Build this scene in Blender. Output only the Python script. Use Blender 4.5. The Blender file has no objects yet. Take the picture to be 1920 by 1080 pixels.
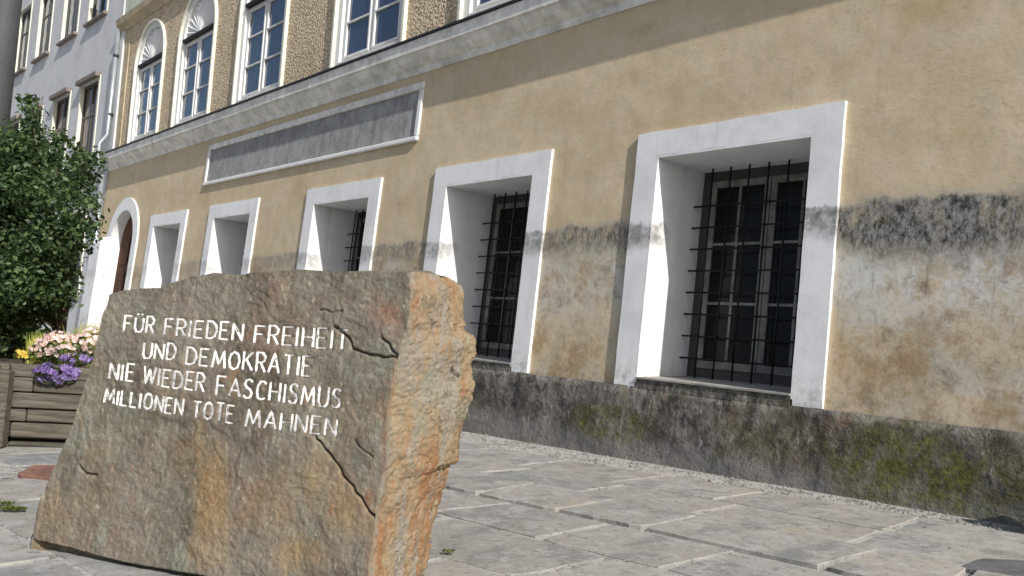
import bpy, bmesh, math, random
import numpy as np
from mathutils import Vector, Matrix, noise
from mathutils.geometry import tessellate_polygon
from mathutils.bvhtree import BVHTree

random.seed(7)
SC = bpy.context.scene
COL = SC.collection
rad = math.radians

# ------------------------------------------------------------------ camera
FPX, YAW, PIT, ROL = 1500.0, rad(46.87), rad(3.19), rad(4.0)
EYE = Vector((0, 0, 1.0))
_f0 = Vector((-math.sin(YAW), math.cos(YAW), 0))
_r0 = Vector((math.cos(YAW), math.sin(YAW), 0))
CF = _f0 * math.cos(PIT) + Vector((0, 0, 1)) * math.sin(PIT)
_u0 = _r0.cross(CF)
CR = _r0 * math.cos(ROL) + _u0 * math.sin(ROL)
CU = -_r0 * math.sin(ROL) + _u0 * math.cos(ROL)
cam = bpy.data.cameras.new('camera')
camo = bpy.data.objects.new('camera', cam)
COL.objects.link(camo)
camo.matrix_world = Matrix(((CR.x, CU.x, -CF.x, EYE.x), (CR.y, CU.y, -CF.y, EYE.y), (CR.z, CU.z, -CF.z, EYE.z), (0, 0, 0, 1)))
cam.sensor_width = 36
cam.lens = FPX / 1920 * 36
cam.clip_end = 2000
cam.clip_start = 0.05
SC.camera = camo

def ray(x, y):
    return CF + CR * ((x - 960) / FPX) - CU * ((y - 540) / FPX)
def at_plane(x, y, p0, n):
    d = ray(x, y)
    return EYE + d * ((p0 - EYE).dot(n) / d.dot(n))
def at_depth(x, y, z):
    d = ray(x, y)
    return EYE + d * (z / d.dot(CF))

# ------------------------------------------------------------------ light
SUN_AZ, SUN_EL = rad(10.5), rad(36.5)
SDIR = Vector((math.cos(SUN_AZ) * math.cos(SUN_EL), -math.sin(SUN_AZ) * math.cos(SUN_EL), math.sin(SUN_EL)))
w = bpy.data.worlds.new('World'); SC.world = w; w.use_nodes = True
wn = w.node_tree.nodes; wl = w.node_tree.links
bg = wn['Background']
sky = wn.new('ShaderNodeTexSky'); sky.sky_type = 'NISHITA'; sky.sun_disc = False
sky.sun_elevation = SUN_EL; sky.sun_rotation = rad(90) + SUN_AZ
sky.air_density = 1.0; sky.dust_density = 2.0; sky.ozone_density = 1.0
wl.new(sky.outputs[0], bg.inputs[0]); bg.inputs[1].default_value = 0.088
sl = bpy.data.lights.new('sun', 'SUN'); sl.energy = 3.9; sl.angle = rad(0.6); sl.color = (1.0, 0.955, 0.89)
so = bpy.data.objects.new('sun', sl); COL.objects.link(so)
so.rotation_euler = (-SDIR).to_track_quat('-Z', 'Y').to_euler(); so.location = (10, -10, 20)
SC.view_settings.view_transform = 'Standard'; SC.view_settings.look = 'None'
SC.view_settings.exposure = 0.55; SC.view_settings.gamma = 1.0
SC.view_settings.use_curve_mapping = False

# ------------------------------------------------------------------ material helper
class NT:
    def __init__(s, name, rough=0.85, spec=0.3):
        s.m = bpy.data.materials.new(name); s.m.use_nodes = True
        s.n = s.m.node_tree.nodes; s.l = s.m.node_tree.links
        s.b = s.n['Principled BSDF']
        s.b.inputs['Roughness'].default_value = rough
        s.b.inputs['Specular IOR Level'].default_value = spec
        s.geo = s.n.new('ShaderNodeNewGeometry')
        s.pos = s.geo.outputs['Position']
        sp = s.n.new('ShaderNodeSeparateXYZ'); s.l.new(s.pos, sp.inputs[0])
        s.x, s.y, s.z = sp.outputs
    def _set(s, inp, v):
        if isinstance(v, bpy.types.NodeSocket): s.l.new(v, inp)
        elif isinstance(v, (tuple, list)) and len(v) == 3 and inp.type == 'RGBA': inp.default_value = (*v, 1)
        else: inp.default_value = v
    def math(s, op, a, b=0.0, clamp=False):
        q = s.n.new('ShaderNodeMath'); q.operation = op; q.use_clamp = clamp
        s._set(q.inputs[0], a); s._set(q.inputs[1], b); return q.outputs[0]
    def noise(s, scale, detail=4, rough=0.6, vec=None, stretch=None, dist=0.0, off=0.0):
        q = s.n.new('ShaderNodeTexNoise'); q.inputs['Scale'].default_value = scale
        q.inputs['Detail'].default_value = detail; q.inputs['Roughness'].default_value = rough
        q.inputs['Distortion'].default_value = dist
        v = vec or s.pos
        mp = s.n.new('ShaderNodeMapping')
        mp.inputs['Scale'].default_value = stretch or (1, 1, 1)
        mp.inputs['Location'].default_value = (off, off * 1.7, off * .3)
        s.l.new(v, mp.inputs[0]); s.l.new(mp.outputs[0], q.inputs['Vector'])
        return q.outputs['Fac']
    def voro(s, scale, feature='F1', vec=None, out='Distance'):
        q = s.n.new('ShaderNodeTexVoronoi'); q.feature = feature; q.inputs['Scale'].default_value = scale
        s.l.new(vec or s.pos, q.inputs['Vector']); return q.outputs[out]
    def sm(s, v, a, b, lo=0.0, hi=1.0):
        q = s.n.new('ShaderNodeMapRange'); q.interpolation_type = 'SMOOTHSTEP'
        for i, t in enumerate((v, a, b, lo, hi)): s._set(q.inputs[i], t)
        return q.outputs[0]
    def lin(s, v, a, b, lo=0.0, hi=1.0):
        q = s.n.new('ShaderNodeMapRange')
        for i, t in enumerate((v, a, b, lo, hi)): s._set(q.inputs[i], t)
        return q.outputs[0]
    def mix(s, a, b, f, mode='MIX'):
        q = s.n.new('ShaderNodeMix'); q.data_type = 'RGBA'; q.blend_type = mode
        s._set(q.inputs[0], f); s._set(q.inputs[6], a); s._set(q.inputs[7], b); return q.outputs[2]
    def rand(s):
        q = s.n.new('ShaderNodeObjectInfo'); return q.outputs['Random']
    def attr(s, name):
        q = s.n.new('ShaderNodeAttribute'); q.attribute_name = name
        sp = s.n.new('ShaderNodeSeparateColor'); s.l.new(q.outputs['Color'], sp.inputs[0]); return sp.outputs
    def col(s, c): s._set(s.b.inputs['Base Color'], c)
    def bump(s, h, dist=0.01, strength=1.0):
        q = s.n.new('ShaderNodeBump'); q.inputs['Strength'].default_value = strength
        q.inputs['Distance'].default_value = dist; s._set(q.inputs['Height'], h)
        s.l.new(q.outputs[0], s.b.inputs['Normal'])

def plain(name, c, rough=.6, metal=0.0, spec=.4, var=.12, scale=30, bump=0.0):
    t = NT(name, rough, spec); t.b.inputs['Metallic'].default_value = metal
    n = t.noise(scale, 5)
    n2 = t.noise(3.0, 4, off=5)
    c0 = tuple(v * (1 - var * 1.6) for v in c); c1 = tuple(min(1, v * (1 + var)) for v in c)
    t.col(t.mix(c0, c1, t.lin(t.math('ADD', n, n2), .7, 1.3)))
    if bump: t.bump(n, bump)
    return t.m

def stain_nodes(t):
    """dark lichen band and blanched plaster under it, as it stands on the wall"""
    lvl = t.math('ADD', t.math('MULTIPLY', t.x, .018), 2.13)
    d = t.math('SUBTRACT', lvl, t.z)
    d = t.math('ADD', d, t.math('MULTIPLY', t.math('SUBTRACT', t.noise(3.0, 7, .7), .5), .26))
    d = t.math('ADD', d, t.math('MULTIPLY', t.math('SUBTRACT', t.noise(22, 4, .7, stretch=(1, 1, .5)), .5), .07))
    xs = t.lin(t.x, -17.0, -2.0, .25, 1.0)
    hv = t.sm(t.x, -2.75, -2.2)                     # heavier growth right of the big window
    wid = t.math('ADD', .30, t.math('MULTIPLY', hv, .26))
    band = t.math('MULTIPLY', t.sm(d, -.015, .03), t.math('SUBTRACT', 1.0, t.sm(d, t.math('MULTIPLY', wid, .45), wid)))
    return d, xs, hv, band

def mat_wall():
    t = NT('ochre_plaster', .9, .15)
    a = t.noise(.9, 5, .6, stretch=(1, 1, 1.6)); b = t.noise(6, 6, .65, off=3); c = t.noise(60, 3, .6, stretch=(.35, .35, 1))
    base = t.mix((.50, .40, .26), (.61, .505, .355), t.sm(t.math('ADD', t.math('MULTIPLY', a, .8), t.math('MULTIPLY', b, .45)), .45, .85))
    base = t.mix(base, (.43, .325, .185), t.sm(t.noise(2.1, 5, .6, off=8), .52, .75, 0, .55))
    base = t.mix(base, (.57, .475, .37), t.sm(t.noise(1.5, 6, .7, off=13), .52, .72, 0, .6))
    base = t.mix(base, (.27, .205, .13), t.sm(c, .50, .8, 0, .4))
    # faint vertical run-off streaks
    st = t.noise(9, 5, .6, stretch=(1, 1, .08), off=21)
    base = t.mix(base, (.34, .26, .17), t.sm(st, .58, .78, 0, .35))
    d, xs, hv, band = stain_nodes(t)
    # blanched lime patches under the band
    pn = t.noise(1.7, 7, .68, off=4, dist=.4)
    low = t.sm(d, .05, .22)
    pw = t.math('MULTIPLY', low, t.sm(t.math('ADD', pn, t.math('MULTIPLY', t.sm(d, .9, .15), .16)), .40, .66))
    pale = t.mix((.36, .325, .24), (.53, .51, .44), t.sm(t.noise(4, 7, .72, off=2), .34, .64))
    base = t.mix(base, pale, t.math('MULTIPLY', pw, t.math('MULTIPLY', xs, .95)))
    wb = t.math('MULTIPLY', t.math('MULTIPLY', t.sm(d, .25, .42), t.sm(d, 1.0, .6)), t.sm(t.noise(2.6, 7, .74, off=51, dist=.3), .36, .56))
    base = t.mix(base, t.mix((.50, .49, .45), (.70, .69, .66), t.noise(9, 5, .7)), t.math('MULTIPLY', wb, t.math('MULTIPLY', t.math('ADD', .55, t.math('MULTIPLY', hv, .45)), xs)))
    # rusty ochre remains, grime spots
    base = t.mix(base, (.30, .20, .10), t.math('MULTIPLY', low, t.sm(t.noise(2.4, 8, .78, off=31), .46, .64, 0, .8)))
    base = t.mix(base, (.20, .16, .12), t.math('MULTIPLY', low, t.sm(t.noise(6, 8, .84, off=17), .50, .66, 0, .65)))
    base = t.mix(base, (.17, .15, .12), t.math('MULTIPLY', t.math('MULTIPLY', low, t.sm(t.noise(26, 5, .7, off=41, stretch=(1, 1, .35)), .52, .74, 0, .4)), t.math('ADD', .35, hv)))
    # pale lip over the band then the dark growth
    lip = t.math('MULTIPLY', t.sm(d, -.07, .0), t.sm(d, .12, .02))
    base = t.mix(base, (.42, .38, .30), t.math('MULTIPLY', lip, t.math('MULTIPLY', xs, .8)))
    dk = t.math('ADD', t.noise(7, 7, .72, off=9, stretch=(1, 1, .45)), t.math('MULTIPLY', hv, .05))
    dm = t.math('MULTIPLY', band, t.sm(t.math('ADD', dk, t.math('MULTIPLY', t.math('SUBTRACT', t.noise(30, 5, .8, off=19, stretch=(1, 1, .5)), .5), .5)), .32, .58, .22, 1.0))
    dcol = t.mix((.025, .024, .021), (.30, .29, .27), t.sm(t.noise(24, 7, .85, off=6, stretch=(1, 1, .5)), .38, .62))
    base = t.mix(base, dcol, t.math('MULTIPLY', dm, xs))
    t.col(base)
    # drips under the band, hairline cracks
    base = t.mix(base, (.13, .12, .10), t.math('MULTIPLY', t.math('MULTIPLY', t.sm(d, .1, .3), t.sm(d, 1.1, .4)), t.math('MULTIPLY', t.sm(t.noise(16, 5, .65, stretch=(1, 1, .06), off=61), .56, .72, 0, .6), xs)))
    vv = t.n.new('ShaderNodeVectorMath'); vv.operation = 'ADD'
    nv = t.n.new('ShaderNodeTexNoise'); nv.inputs['Scale'].default_value = 2.2; nv.inputs['Detail'].default_value = 5; t.l.new(t.pos, nv.inputs['Vector'])
    t.l.new(t.pos, vv.inputs[0]); t.l.new(nv.outputs['Color'], vv.inputs[1])
    ck = t.sm(t.voro(.75, 'DISTANCE_TO_EDGE', vv.outputs[0]), .005, .001)
    ck = t.math('MULTIPLY', ck, t.sm(t.noise(1.1, 3, .5, off=71), .58, .66))
    base = t.mix(base, (.20, .15, .09), t.math('MULTIPLY', ck, .35))
    t.col(base)
    h = t.math('ADD', t.math('MULTIPLY', t.noise(3, 4, .5), 1.6), t.math('MULTIPLY', t.noise(45, 4, .6), .16))
    h = t.math('ADD', h, t.math('MULTIPLY', pw, -.10))
    t.bump(h, .009, .7)
    return t.m

def mat_white(name, c=(.74, .745, .75), stain=True):
    t = NT(name, .8, .2)
    n = t.noise(2.2, 6, .65, off=7)
    base = t.mix(c, tuple(v * .82 for v in c), t.sm(n, .42, .72, 0, .8))
    base = t.mix(base, (.38, .36, .32), t.sm(t.noise(17, 6, .75, off=3), .62, .78, 0, .45))
    st = t.noise(10, 5, .6, stretch=(1, 1, .06), off=2)
    base = t.mix(base, (.45, .43, .40), t.sm(st, .56, .78, 0, .4))
    if stain:
        d, xs, hv, band = stain_nodes(t)
        base = t.mix(base, (.12, .115, .11), t.math('MULTIPLY', t.math('MULTIPLY', band, t.sm(t.y, 5.9, 5.66)), t.math('MULTIPLY', xs, t.sm(t.noise(9, 6, .7), .3, .62, .3, .95))))
        # splash dirt near the feet
        base = t.mix(base, (.30, .28, .24), t.math('MULTIPLY', t.sm(t.z, .95, .6), t.sm(t.noise(12, 6, .7, off=5), .4, .7, 0, .8)))
    t.col(base)
    t.bump(t.math('ADD', t.noise(5, 4), t.math('MULTIPLY', t.noise(70, 3), .12)), .005, .7)
    return t.m

def mat_sign():
    t = NT('weathered_sign_plaster', .85, .2)
    base = t.mix((.24, .24, .235), (.34, .34, .335), t.sm(t.noise(3, 7, .75), .38, .62))
    base = t.mix(base, (.12, .12, .118), t.math('MULTIPLY', t.sm(t.z, 3.55, 3.85), t.sm(t.noise(4, 7, .75, off=3), .42, .66, 0, .5)))
    base = t.mix(base, (.14, .14, .138), t.sm(t.noise(9, 6, .7, stretch=(1, 1, .08), off=5), .52, .70, 0, .7))
    base = t.mix(base, (.42, .42, .41), t.sm(t.noise(12, 7, .8, off=9), .58, .7, 0, .5))
    t.col(base); t.bump(t.noise(20, 5, .7), .006, .8); return t.m

def mat_plinth():
    t = NT('damp_plinth_render', .92, .15)
    a = t.noise(2.2, 7, .7, stretch=(1, 1, 1.3)); b = t.noise(9, 8, .78, off=4, dist=.3, stretch=(1.2, 1, .7))
    base = t.mix((.08, .072, .062), (.215, .20, .18), t.sm(a, .38, .62))
    base = t.mix(base, (.045, .042, .038), t.sm(b, .47, .60, 0, .95))
    base = t.mix(base, (.40, .385, .36), t.sm(t.noise(11, 7, .75, off=22, stretch=(1.4, 1, .6)), .57, .68, 0, .75))
    base = t.mix(base, (.25, .17, .13), t.sm(t.noise(3.1, 5, .6, off=18), .56, .7, 0, .5))
    # paler splash strip low down
    base = t.mix(base, (.24, .23, .215), t.sm(t.z, .28, .10, 0, .55))
    # moss: soft growth with its own places on the wall
    def spot(cx, cz, rx, rz):
        dx = t.math('DIVIDE', t.math('SUBTRACT', t.x, cx), rx); dz = t.math('DIVIDE', t.math('SUBTRACT', t.z, cz), rz)
        r = t.math('ADD', t.math('MULTIPLY', dx, dx), t.math('MULTIPLY', dz, dz))
        return t.sm(r, 1.3, .1)
    m = t.math('MAXIMUM', spot(-1.95, .30, .80, .34), spot(-4.5, .28, .50, .18))
    m = t.math('MAXIMUM', m, t.math('MULTIPLY', spot(-3.0, .4, .5, .25), .35))
    m = t.math('MULTIPLY', m, t.sm(t.noise(4, 8, .8, off=12, stretch=(1, 1, .7)), .36, .56))
    m = t.math('MAXIMUM', m, t.math('MULTIPLY', t.sm(t.noise(2.6, 6, .7, off=45), .58, .7), .5))
    base = t.mix(base, (.04, .038, .033), t.sm(t.noise(11, 6, .7, stretch=(1, 1, .1), off=33), .54, .70, 0, .75))
    base = t.mix(base, t.mix((.055, .055, .018), (.145, .14, .034), t.sm(t.noise(24, 7, .8), .4, .6)), t.math('MULTIPLY', m, t.sm(t.noise(18, 6, .8, off=3), .3, .55, .35, .9)))
    base = t.mix(base, (.02, .018, .015), t.sm(t.noise(17, 8, .9, off=55), .56, .64, 0, .85))
    base = t.mix(base, (.34, .32, .29), t.sm(t.noise(19, 8, .9, off=65), .58, .66, 0, .6))
    t.col(base)
    t.bump(t.math('ADD', t.math('MULTIPLY', t.noise(5, 6, .65), 1.2), t.math('MULTIPLY', t.noise(28, 5, .7), .35)), .03, .8)
    return t.m

def mat_pebble():
    t = NT('pebbledash', .95, .15)
    v = t.voro(24); v2 = t.voro(24, out='Color')
    n = t.noise(28, 3, .7); nb = t.noise(2, 4, off=3)
    base = t.mix((.20, .14, .085), (.82, .68, .49), t.sm(n, .38, .60))
    base = t.mix(base, t.mix((.30, .22, .14), (.72, .60, .44), t.noise(9, 5, .7, off=2)), .35)
    base = t.mix(base, (.26, .18, .10), t.sm(nb, .5, .75, 0, .4))
    base = t.mix(base, (.16, .11, .07), t.sm(t.noise(3.2, 6, .75, off=9), .66, .72, 0, .85))
    t.col(base)
    h = t.math('ADD', t.math('MULTIPLY', t.sm(v, .0, .6, 1, 0), .7), n)
    t.bump(h, .02, .8)
    return t.m

def mat_slab():
    t = NT('paving_stone', .85, .25)
    r = t.rand()
    offv = t.n.new('ShaderNodeVectorMath'); offv.operation = 'ADD'
    cx = t.n.new('ShaderNodeCombineXYZ'); t.l.new(t.math('MULTIPLY', r, 40), cx.inputs[0])
    t.l.new(t.pos, offv.inputs[0]); t.l.new(cx.outputs[0], offv.inputs[1]); V = offv.outputs[0]
    r2 = t.math('FRACT', t.math('MULTIPLY', r, 7.31)); base = t.mix(t.mix((.205, .208, .205), (.31, .305, .285), r), (.305, .272, .235), t.math('MULTIPLY', r2, .6))
    base = t.mix(base, (.16, .165, .165), t.sm(t.noise(2.0, 8, .8, V, stretch=(1.6, .8, 1)), .46, .62, 0, .8))
    base = t.mix(base, (.33, .285, .20), t.sm(t.noise(1.6, 5, .6, V, off=4), .57, .75, 0, .6))
    base = t.mix(base, (.34, .34, .33), t.sm(t.noise(6, 8, .85, V, off=9), .47, .62, 0, .8))
    base = t.mix(base, (.10, .10, .095), t.sm(t.noise(14, 8, .88, V, off=2), .52, .64, 0, .75))
    t.col(base)
    h = t.math('ADD', t.math('MULTIPLY', t.noise(4, 5, .6, V), 1.0), t.math('MULTIPLY', t.noise(30, 5, .65, V), .25))
    t.bump(h, .014, .8)
    return t.m

def mat_bed():
    t = NT('sand_and_mortar', .95, .1)
    base = t.mix((.13, .125, .115), (.40, .39, .365), t.sm(t.noise(5, 7, .8), .34, .5))
    base = t.mix(base, (.05, .048, .042), t.sm(t.noise(9, 7, .8, off=4), .56, .66, 0, .8))
    base = t.mix(base, (.07, .09, .03), t.sm(t.noise(1.2, 6, .7, off=8), .60, .68, 0, .55))
    t.col(base); t.bump(t.noise(60, 5, .75), .01, 1)
    return t.m

def mat_stone():
    t = NT('weathered_granite', .82, .3)
    c = t.attr('pig')
    och, rus, sid = c[0], c[1], c[2]
    st = (1.0, 1.0, .55)
    base = t.mix((.09, .077, .058), (.19, .17, .135), t.sm(t.noise(3.2, 7, .7, stretch=st), .36, .64))
    base = t.mix(base, (.16, .165, .13), t.sm(t.noise(4.5, 6, .65, off=6), .5, .68, 0, .7))
    base = t.mix(base, (.19, .125, .09), t.sm(t.noise(2.4, 6, .65, off=16), .52, .70, 0, .65))
    # pigment patches
    on = t.math('ADD', och, t.math('MULTIPLY', t.math('SUBTRACT', t.noise(5, 7, .72, off=2, stretch=st), .5), 1.3))
    base = t.mix(base, t.mix((.19, .105, .04), (.30, .215, .11), t.noise(9, 6, .7, off=3)), t.sm(on, .30, .95, 0, .8))
    rn = t.math('ADD', rus, t.math('MULTIPLY', t.math('SUBTRACT', t.noise(6, 7, .72, off=8), .5), 1.1))
    base = t.mix(base, t.mix((.18, .075, .04), (.28, .14, .075), t.noise(12, 5, .7, off=3)), t.sm(rn, .35, .8, 0, .85))
    sc = t.mix((.19, .13, .07), (.305, .235, .15), t.noise(6, 6, .7, off=4, stretch=(2.2, 2.2, .5)))
    sc = t.mix(sc, (.25, .115, .045), t.sm(t.noise(4, 8, .78, off=14, stretch=(2.4, 2.4, .5)), .49, .60, 0, .85))
    sc = t.mix(sc, (.225, .21, .18), t.sm(t.noise(3.0, 7, .75, off=24, stretch=(2, 2, .5)), .48, .57, 0, .8))
    base = t.mix(base, sc, sid)
    big = t.noise(1.6, 5, .6, off=77)
    base = t.mix(base, t.mix(base, (.23, .175, .10), .5), t.sm(big, .5, .68, 0, .8))
    base = t.mix(base, (.20, .21, .165), t.sm(t.noise(5, 8, .8, off=83, stretch=(1, 1, .6)), .54, .66, 0, .7))
    base = t.mix(base, (.10, .085, .06), t.sm(t.noise(6.5, 8, .8, off=88), .55, .66, 0, .65))
    # mineral flecks
    base = t.mix(base, (.37, .34, .265), t.sm(t.noise(40, 8, .9, stretch=(1, 1, .5)), .53, .64, 0, .75))
    base = t.mix(base, (.05, .042, .03), t.sm(t.noise(44, 8, .9, off=5, stretch=(1, 1, .6)), .55, .66, 0, .75))
    base = t.mix(base, (.28, .13, .06), t.sm(t.noise(11, 8, .85, off=95), .58, .68, 0, .6))
    t.col(base)
    h = t.math('ADD', t.noise(11, 8, .75), t.math('MULTIPLY', t.noise(80, 5, .8), .25))
    t.bump(h, .018, .8)
    return t.m

def mat_letter():
    t = NT('white_letter_paint', .75, .2)
    base = t.mix((.68, .675, .66), (.24, .22, .18), t.sm(t.noise(70, 6, .8), .48, .70, 0, .85))
    t.col(base); return t.m

def mat_wood(name, c0, c1):
    t = NT(name, .85, .2)
    tc = t.n.new('ShaderNodeTexCoord')
    r = t.rand()
    g = t.noise(3, 6, .65, tc.outputs['Object'], stretch=(1, 14, 14))
    base = t.mix(c0, c1, t.sm(g, .35, .7))
    base = t.mix(base, tuple(v * .45 for v in c0), t.sm(t.noise(9, 6, .7, tc.outputs['Object'], stretch=(1, 6, 6), off=3), .56, .72, 0, .7))
    base = t.mix(base, (.11, .11, .05), t.sm(t.noise(4, 5, .7), .56, .72, 0, .5))
    base = t.mix(base, t.mix(base, (.0, .0, .0), .45), t.sm(r, .3, 1, 0, .6))
    t.col(base); t.bump(g, .006, .8)
    return t.m

def mat_leaf(name, c0, c1, scale=9):
    t = NT(name, .5, .4)
    t.col(t.mix(c0, c1, t.sm(t.noise(scale, 3, .7), .35, .65)))
    t.b.inputs['Subsurface Weight'].default_value = 0.0
    tr = t.n.new('ShaderNodeBsdfTranslucent'); tr.inputs[0].default_value = (*[min(1, v * 1.6) for v in c1], 1)
    mx = t.n.new('ShaderNodeMixShader'); mx.inputs[0].default_value = .25
    t.l.new(t.b.outputs[0], mx.inputs[1]); t.l.new(tr.outputs[0], mx.inputs[2])
    t.l.new(mx.outputs[0], t.n['Material Output'].inputs[0])
    return t.m

def mat_glass(name, c, rough=.06, spec=.9):
    t = NT(name, rough, spec)
    t.col(t.mix(c, tuple(v * 1.7 + .01 for v in c), t.noise(2.5, 3)))
    t.bump(t.noise(2.6, 3), .014, .7)
    return t.m

M = dict(
    wall=mat_wall(), white=mat_white('white_limewash'), sash=mat_white('white_sash_paint', (.70, .70, .69), False),
    plinth=mat_plinth(), pebble=mat_pebble(), slab=mat_slab(), bed=mat_bed(), stone=mat_stone(), letter=mat_letter(),
    cornice=plain('cornice_paint', (.72, .70, .66), .8, var=.22, scale=8, bump=.003),
    flash=plain('dark_zinc', (.05, .052, .055), .5, .6),
    sign=mat_sign(),
    smooth=plain('smooth_ochre_band', (.46, .38, .25), .85, var=.2, scale=6, bump=.002),
    upper=plain('pale_green_render', (.50, .55, .45), .9, var=.1, scale=5, bump=.002),
    roof=plain('roof_tiles', (.20, .09, .06), .8),
    frame=plain('dark_grey_window_frame', (.055, .055, .05), .6, var=.2),
    case=plain('grey_casement', (.19, .19, .172), .6, var=.35, scale=12),
    iron=plain('wrought_iron', (.018, .017, .016), .55, .5),
    sill=plain('sill_stone', (.27, .26, .24), .8, var=.25, scale=9, bump=.003),
    glass=mat_glass('dark_glass', (.004, .0045, .005), .12, .12), glassb=mat_glass('blue_reflecting_glass', (.02, .035, .07), .05, 1.0),
    glassn=mat_glass('brownish_glass', (.045, .018, .014), .15, .3),
    door=mat_wood('brown_door_wood', (.075, .032, .018), (.13, .06, .035)),
    sleeper=mat_wood('weathered_sleeper', (.065, .058, .046), (.15, .135, .108)),
    grey=mat_white('pale_grey_render', (.56, .57, .58), False),
    cream=plain('cream_window_trim', (.66, .65, .56), .8),
    brown=plain('brown_stone_sill', (.20, .17, .15), .85, var=.2),
    curtain=plain('red_brown_curtain', (.15, .055, .035), .9, var=.3, scale=15),
    pipe=plain('zinc_downpipe', (.33, .36, .38), .45, .5, var=.15),
    post=plain('lamp_post_steel', (.05, .055, .06), .7, 0),
    bark=plain('shrub_bark', (.08, .06, .04), .9),
    leaf=mat_leaf('shrub_leaf', (.012, .03, .011), (.085, .135, .045), 12),
    leafp=mat_leaf('bedding_leaf', (.05, .09, .02), (.11, .16, .04), 20),
    grass=mat_leaf('yellow_grass', (.22, .25, .035), (.44, .43, .11), 14),
    pink=mat_leaf('pink_petal', (.50, .28, .25), (.86, .74, .68), 30),
    purple=mat_leaf('purple_petal', (.10, .055, .19), (.33, .25, .50), 40),
    yellow=mat_leaf('yellow_petal', (.5, .35, .04), (.62, .48, .10), 40),
    soil=plain('soil', (.05, .04, .03), .95, bump=.01),
    moss=mat_leaf('joint_moss', (.06, .09, .015), (.12, .15, .03), 30),
    redslab=plain('red_paving_stone', (.22, .115, .085), .85, var=.35, scale=25, bump=.004),
    darkslab=plain('dark_paving_stone', (.10, .10, .105), .8, var=.3, scale=25, bump=.004),
    asphalt=plain('street_surface', (.16, .16, .155), .9, var=.2, scale=12, bump=.003),
    gravel=plain('gutter_gravel', (.20, .195, .18), .9, var=.5, scale=25),
)

# ------------------------------------------------------------------ mesh helpers
class MB:
    def __init__(s): s.v = []; s.f = []
    def add(s, vs, fs):
        o = len(s.v); s.v += [tuple(p) for p in vs]; s.f += [tuple(i + o for i in q) for q in fs]
    def box(s, x0, x1, y0, y1, z0, z1, ch=0.0):
        if ch <= 0:
            vs = [(x, y, z) for x in (x0, x1) for y in (y0, y1) for z in (z0, z1)]
            s.add(vs, [(0, 1, 3, 2), (4, 6, 7, 5), (0, 4, 5, 1), (2, 3, 7, 6), (0, 2, 6, 4), (1, 5, 7, 3)]); return
        bm = bmesh.new(); bmesh.ops.create_cube(bm, size=1)
        for q in bm.verts: q.co = Vector(((x0 + x1) / 2 + q.co.x * (x1 - x0), (y0 + y1) / 2 + q.co.y * (y1 - y0), (z0 + z1) / 2 + q.co.z * (z1 - z0)))
        bmesh.ops.bevel(bm, geom=bm.edges[:], offset=ch, segments=1, affect='EDGES')
        bm.verts.index_update(); s.add([q.co for q in bm.verts], [[q.index for q in fc.verts] for fc in bm.faces]); bm.free()
    def prism(s, outer, holes, y0, y1):
        loops = [outer] + list(holes)
        pts = [Vector((a, b, 0)) for lp in loops for a, b in lp]
        tris = tessellate_polygon([[Vector((a, b, 0)) for a, b in lp] for lp in loops])
        n = len(pts)
        vs = [(p.x, y0, p.y) for p in pts] + [(p.x, y1, p.y) for p in pts]
        fs = []
        for a, b, c in tris:
            fs.append((a, b, c)); fs.append((c + n, b + n, a + n))
        o = 0
        for lp in loops:
            k = len(lp)
            for i in range(k):
                j = (i + 1) % k; fs.append((o + i, o + j, o + j + n, o + i + n))
            o += k
        s.add(vs, fs)
    def tube(s, pts, r, seg=8, r1=None):
        pts = [Vector(p) for p in pts]; rings = []
        for i, p in enumerate(pts):
            d = (pts[min(i + 1, len(pts) - 1)] - pts[max(i - 1, 0)]).normalized()
            a = d.orthogonal().normalized(); b = d.cross(a)
            rr = r if r1 is None else r + (r1 - r) * i / (len(pts) - 1)
            rings.append([p + a * (math.cos(2 * math.pi * k / seg) * rr) + b * (math.sin(2 * math.pi * k / seg) * rr) for k in range(seg)])
        # keep ring twist low
        vs = [q for rg in rings for q in rg]; fs = []
        for i in range(len(pts) - 1):
            for k in range(seg):
                k2 = (k + 1) % seg; fs.append((i * seg + k, i * seg + k2, (i + 1) * seg + k2, (i + 1) * seg + k))
        fs.append(tuple(range(seg))[::-1]); fs.append(tuple((len(pts) - 1) * seg + k for k in range(seg)))
        s.add(vs, fs)
    def warp(s, fn): s.v = [tuple(fn(*p)) for p in s.v]; return s

ORG = {}
def origin(o):
    return ORG.get(o.name, Vector((0, 0, 0))) if o else Vector((0, 0, 0))
def make(name, mb, mat, parent=None, loc=None, smooth=False, local=False, normals=True):
    """one mesh object; mb in world coordinates unless local; loc = world origin"""
    me = bpy.data.meshes.new(name)
    L = Vector(loc) if loc is not None else (origin(parent) if parent else Vector((0, 0, 0)))
    vs = mb.v if local else [(p[0] - L.x, p[1] - L.y, p[2] - L.z) for p in mb.v]
    me.from_pydata(vs, [], mb.f); me.update()
    if normals:
        bm = bmesh.new(); bm.from_mesh(me); bmesh.ops.recalc_face_normals(bm, faces=bm.faces[:]); bm.to_mesh(me); bm.free()
    me.materials.append(mat)
    if smooth: me.polygons.foreach_set('use_smooth', [True] * len(me.polygons))
    o = bpy.data.objects.new(name, me); COL.objects.link(o)
    o.location = L - origin(parent); ORG[o.name] = L
    if parent: o.parent = parent
    return o
def thing(name, label, cat, loc=(0, 0, 0), group=None):
    o = bpy.data.objects.new(name, None); COL.objects.link(o); o.location = loc; o.empty_display_size = .2
    ORG[o.name] = Vector(loc); o['label'] = label; o['category'] = cat
    if group: o['group'] = group
    return o
def tag(o, label, cat, group=None):
    o['label'] = label; o['category'] = cat
    if group: o['group'] = group
    return o
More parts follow.
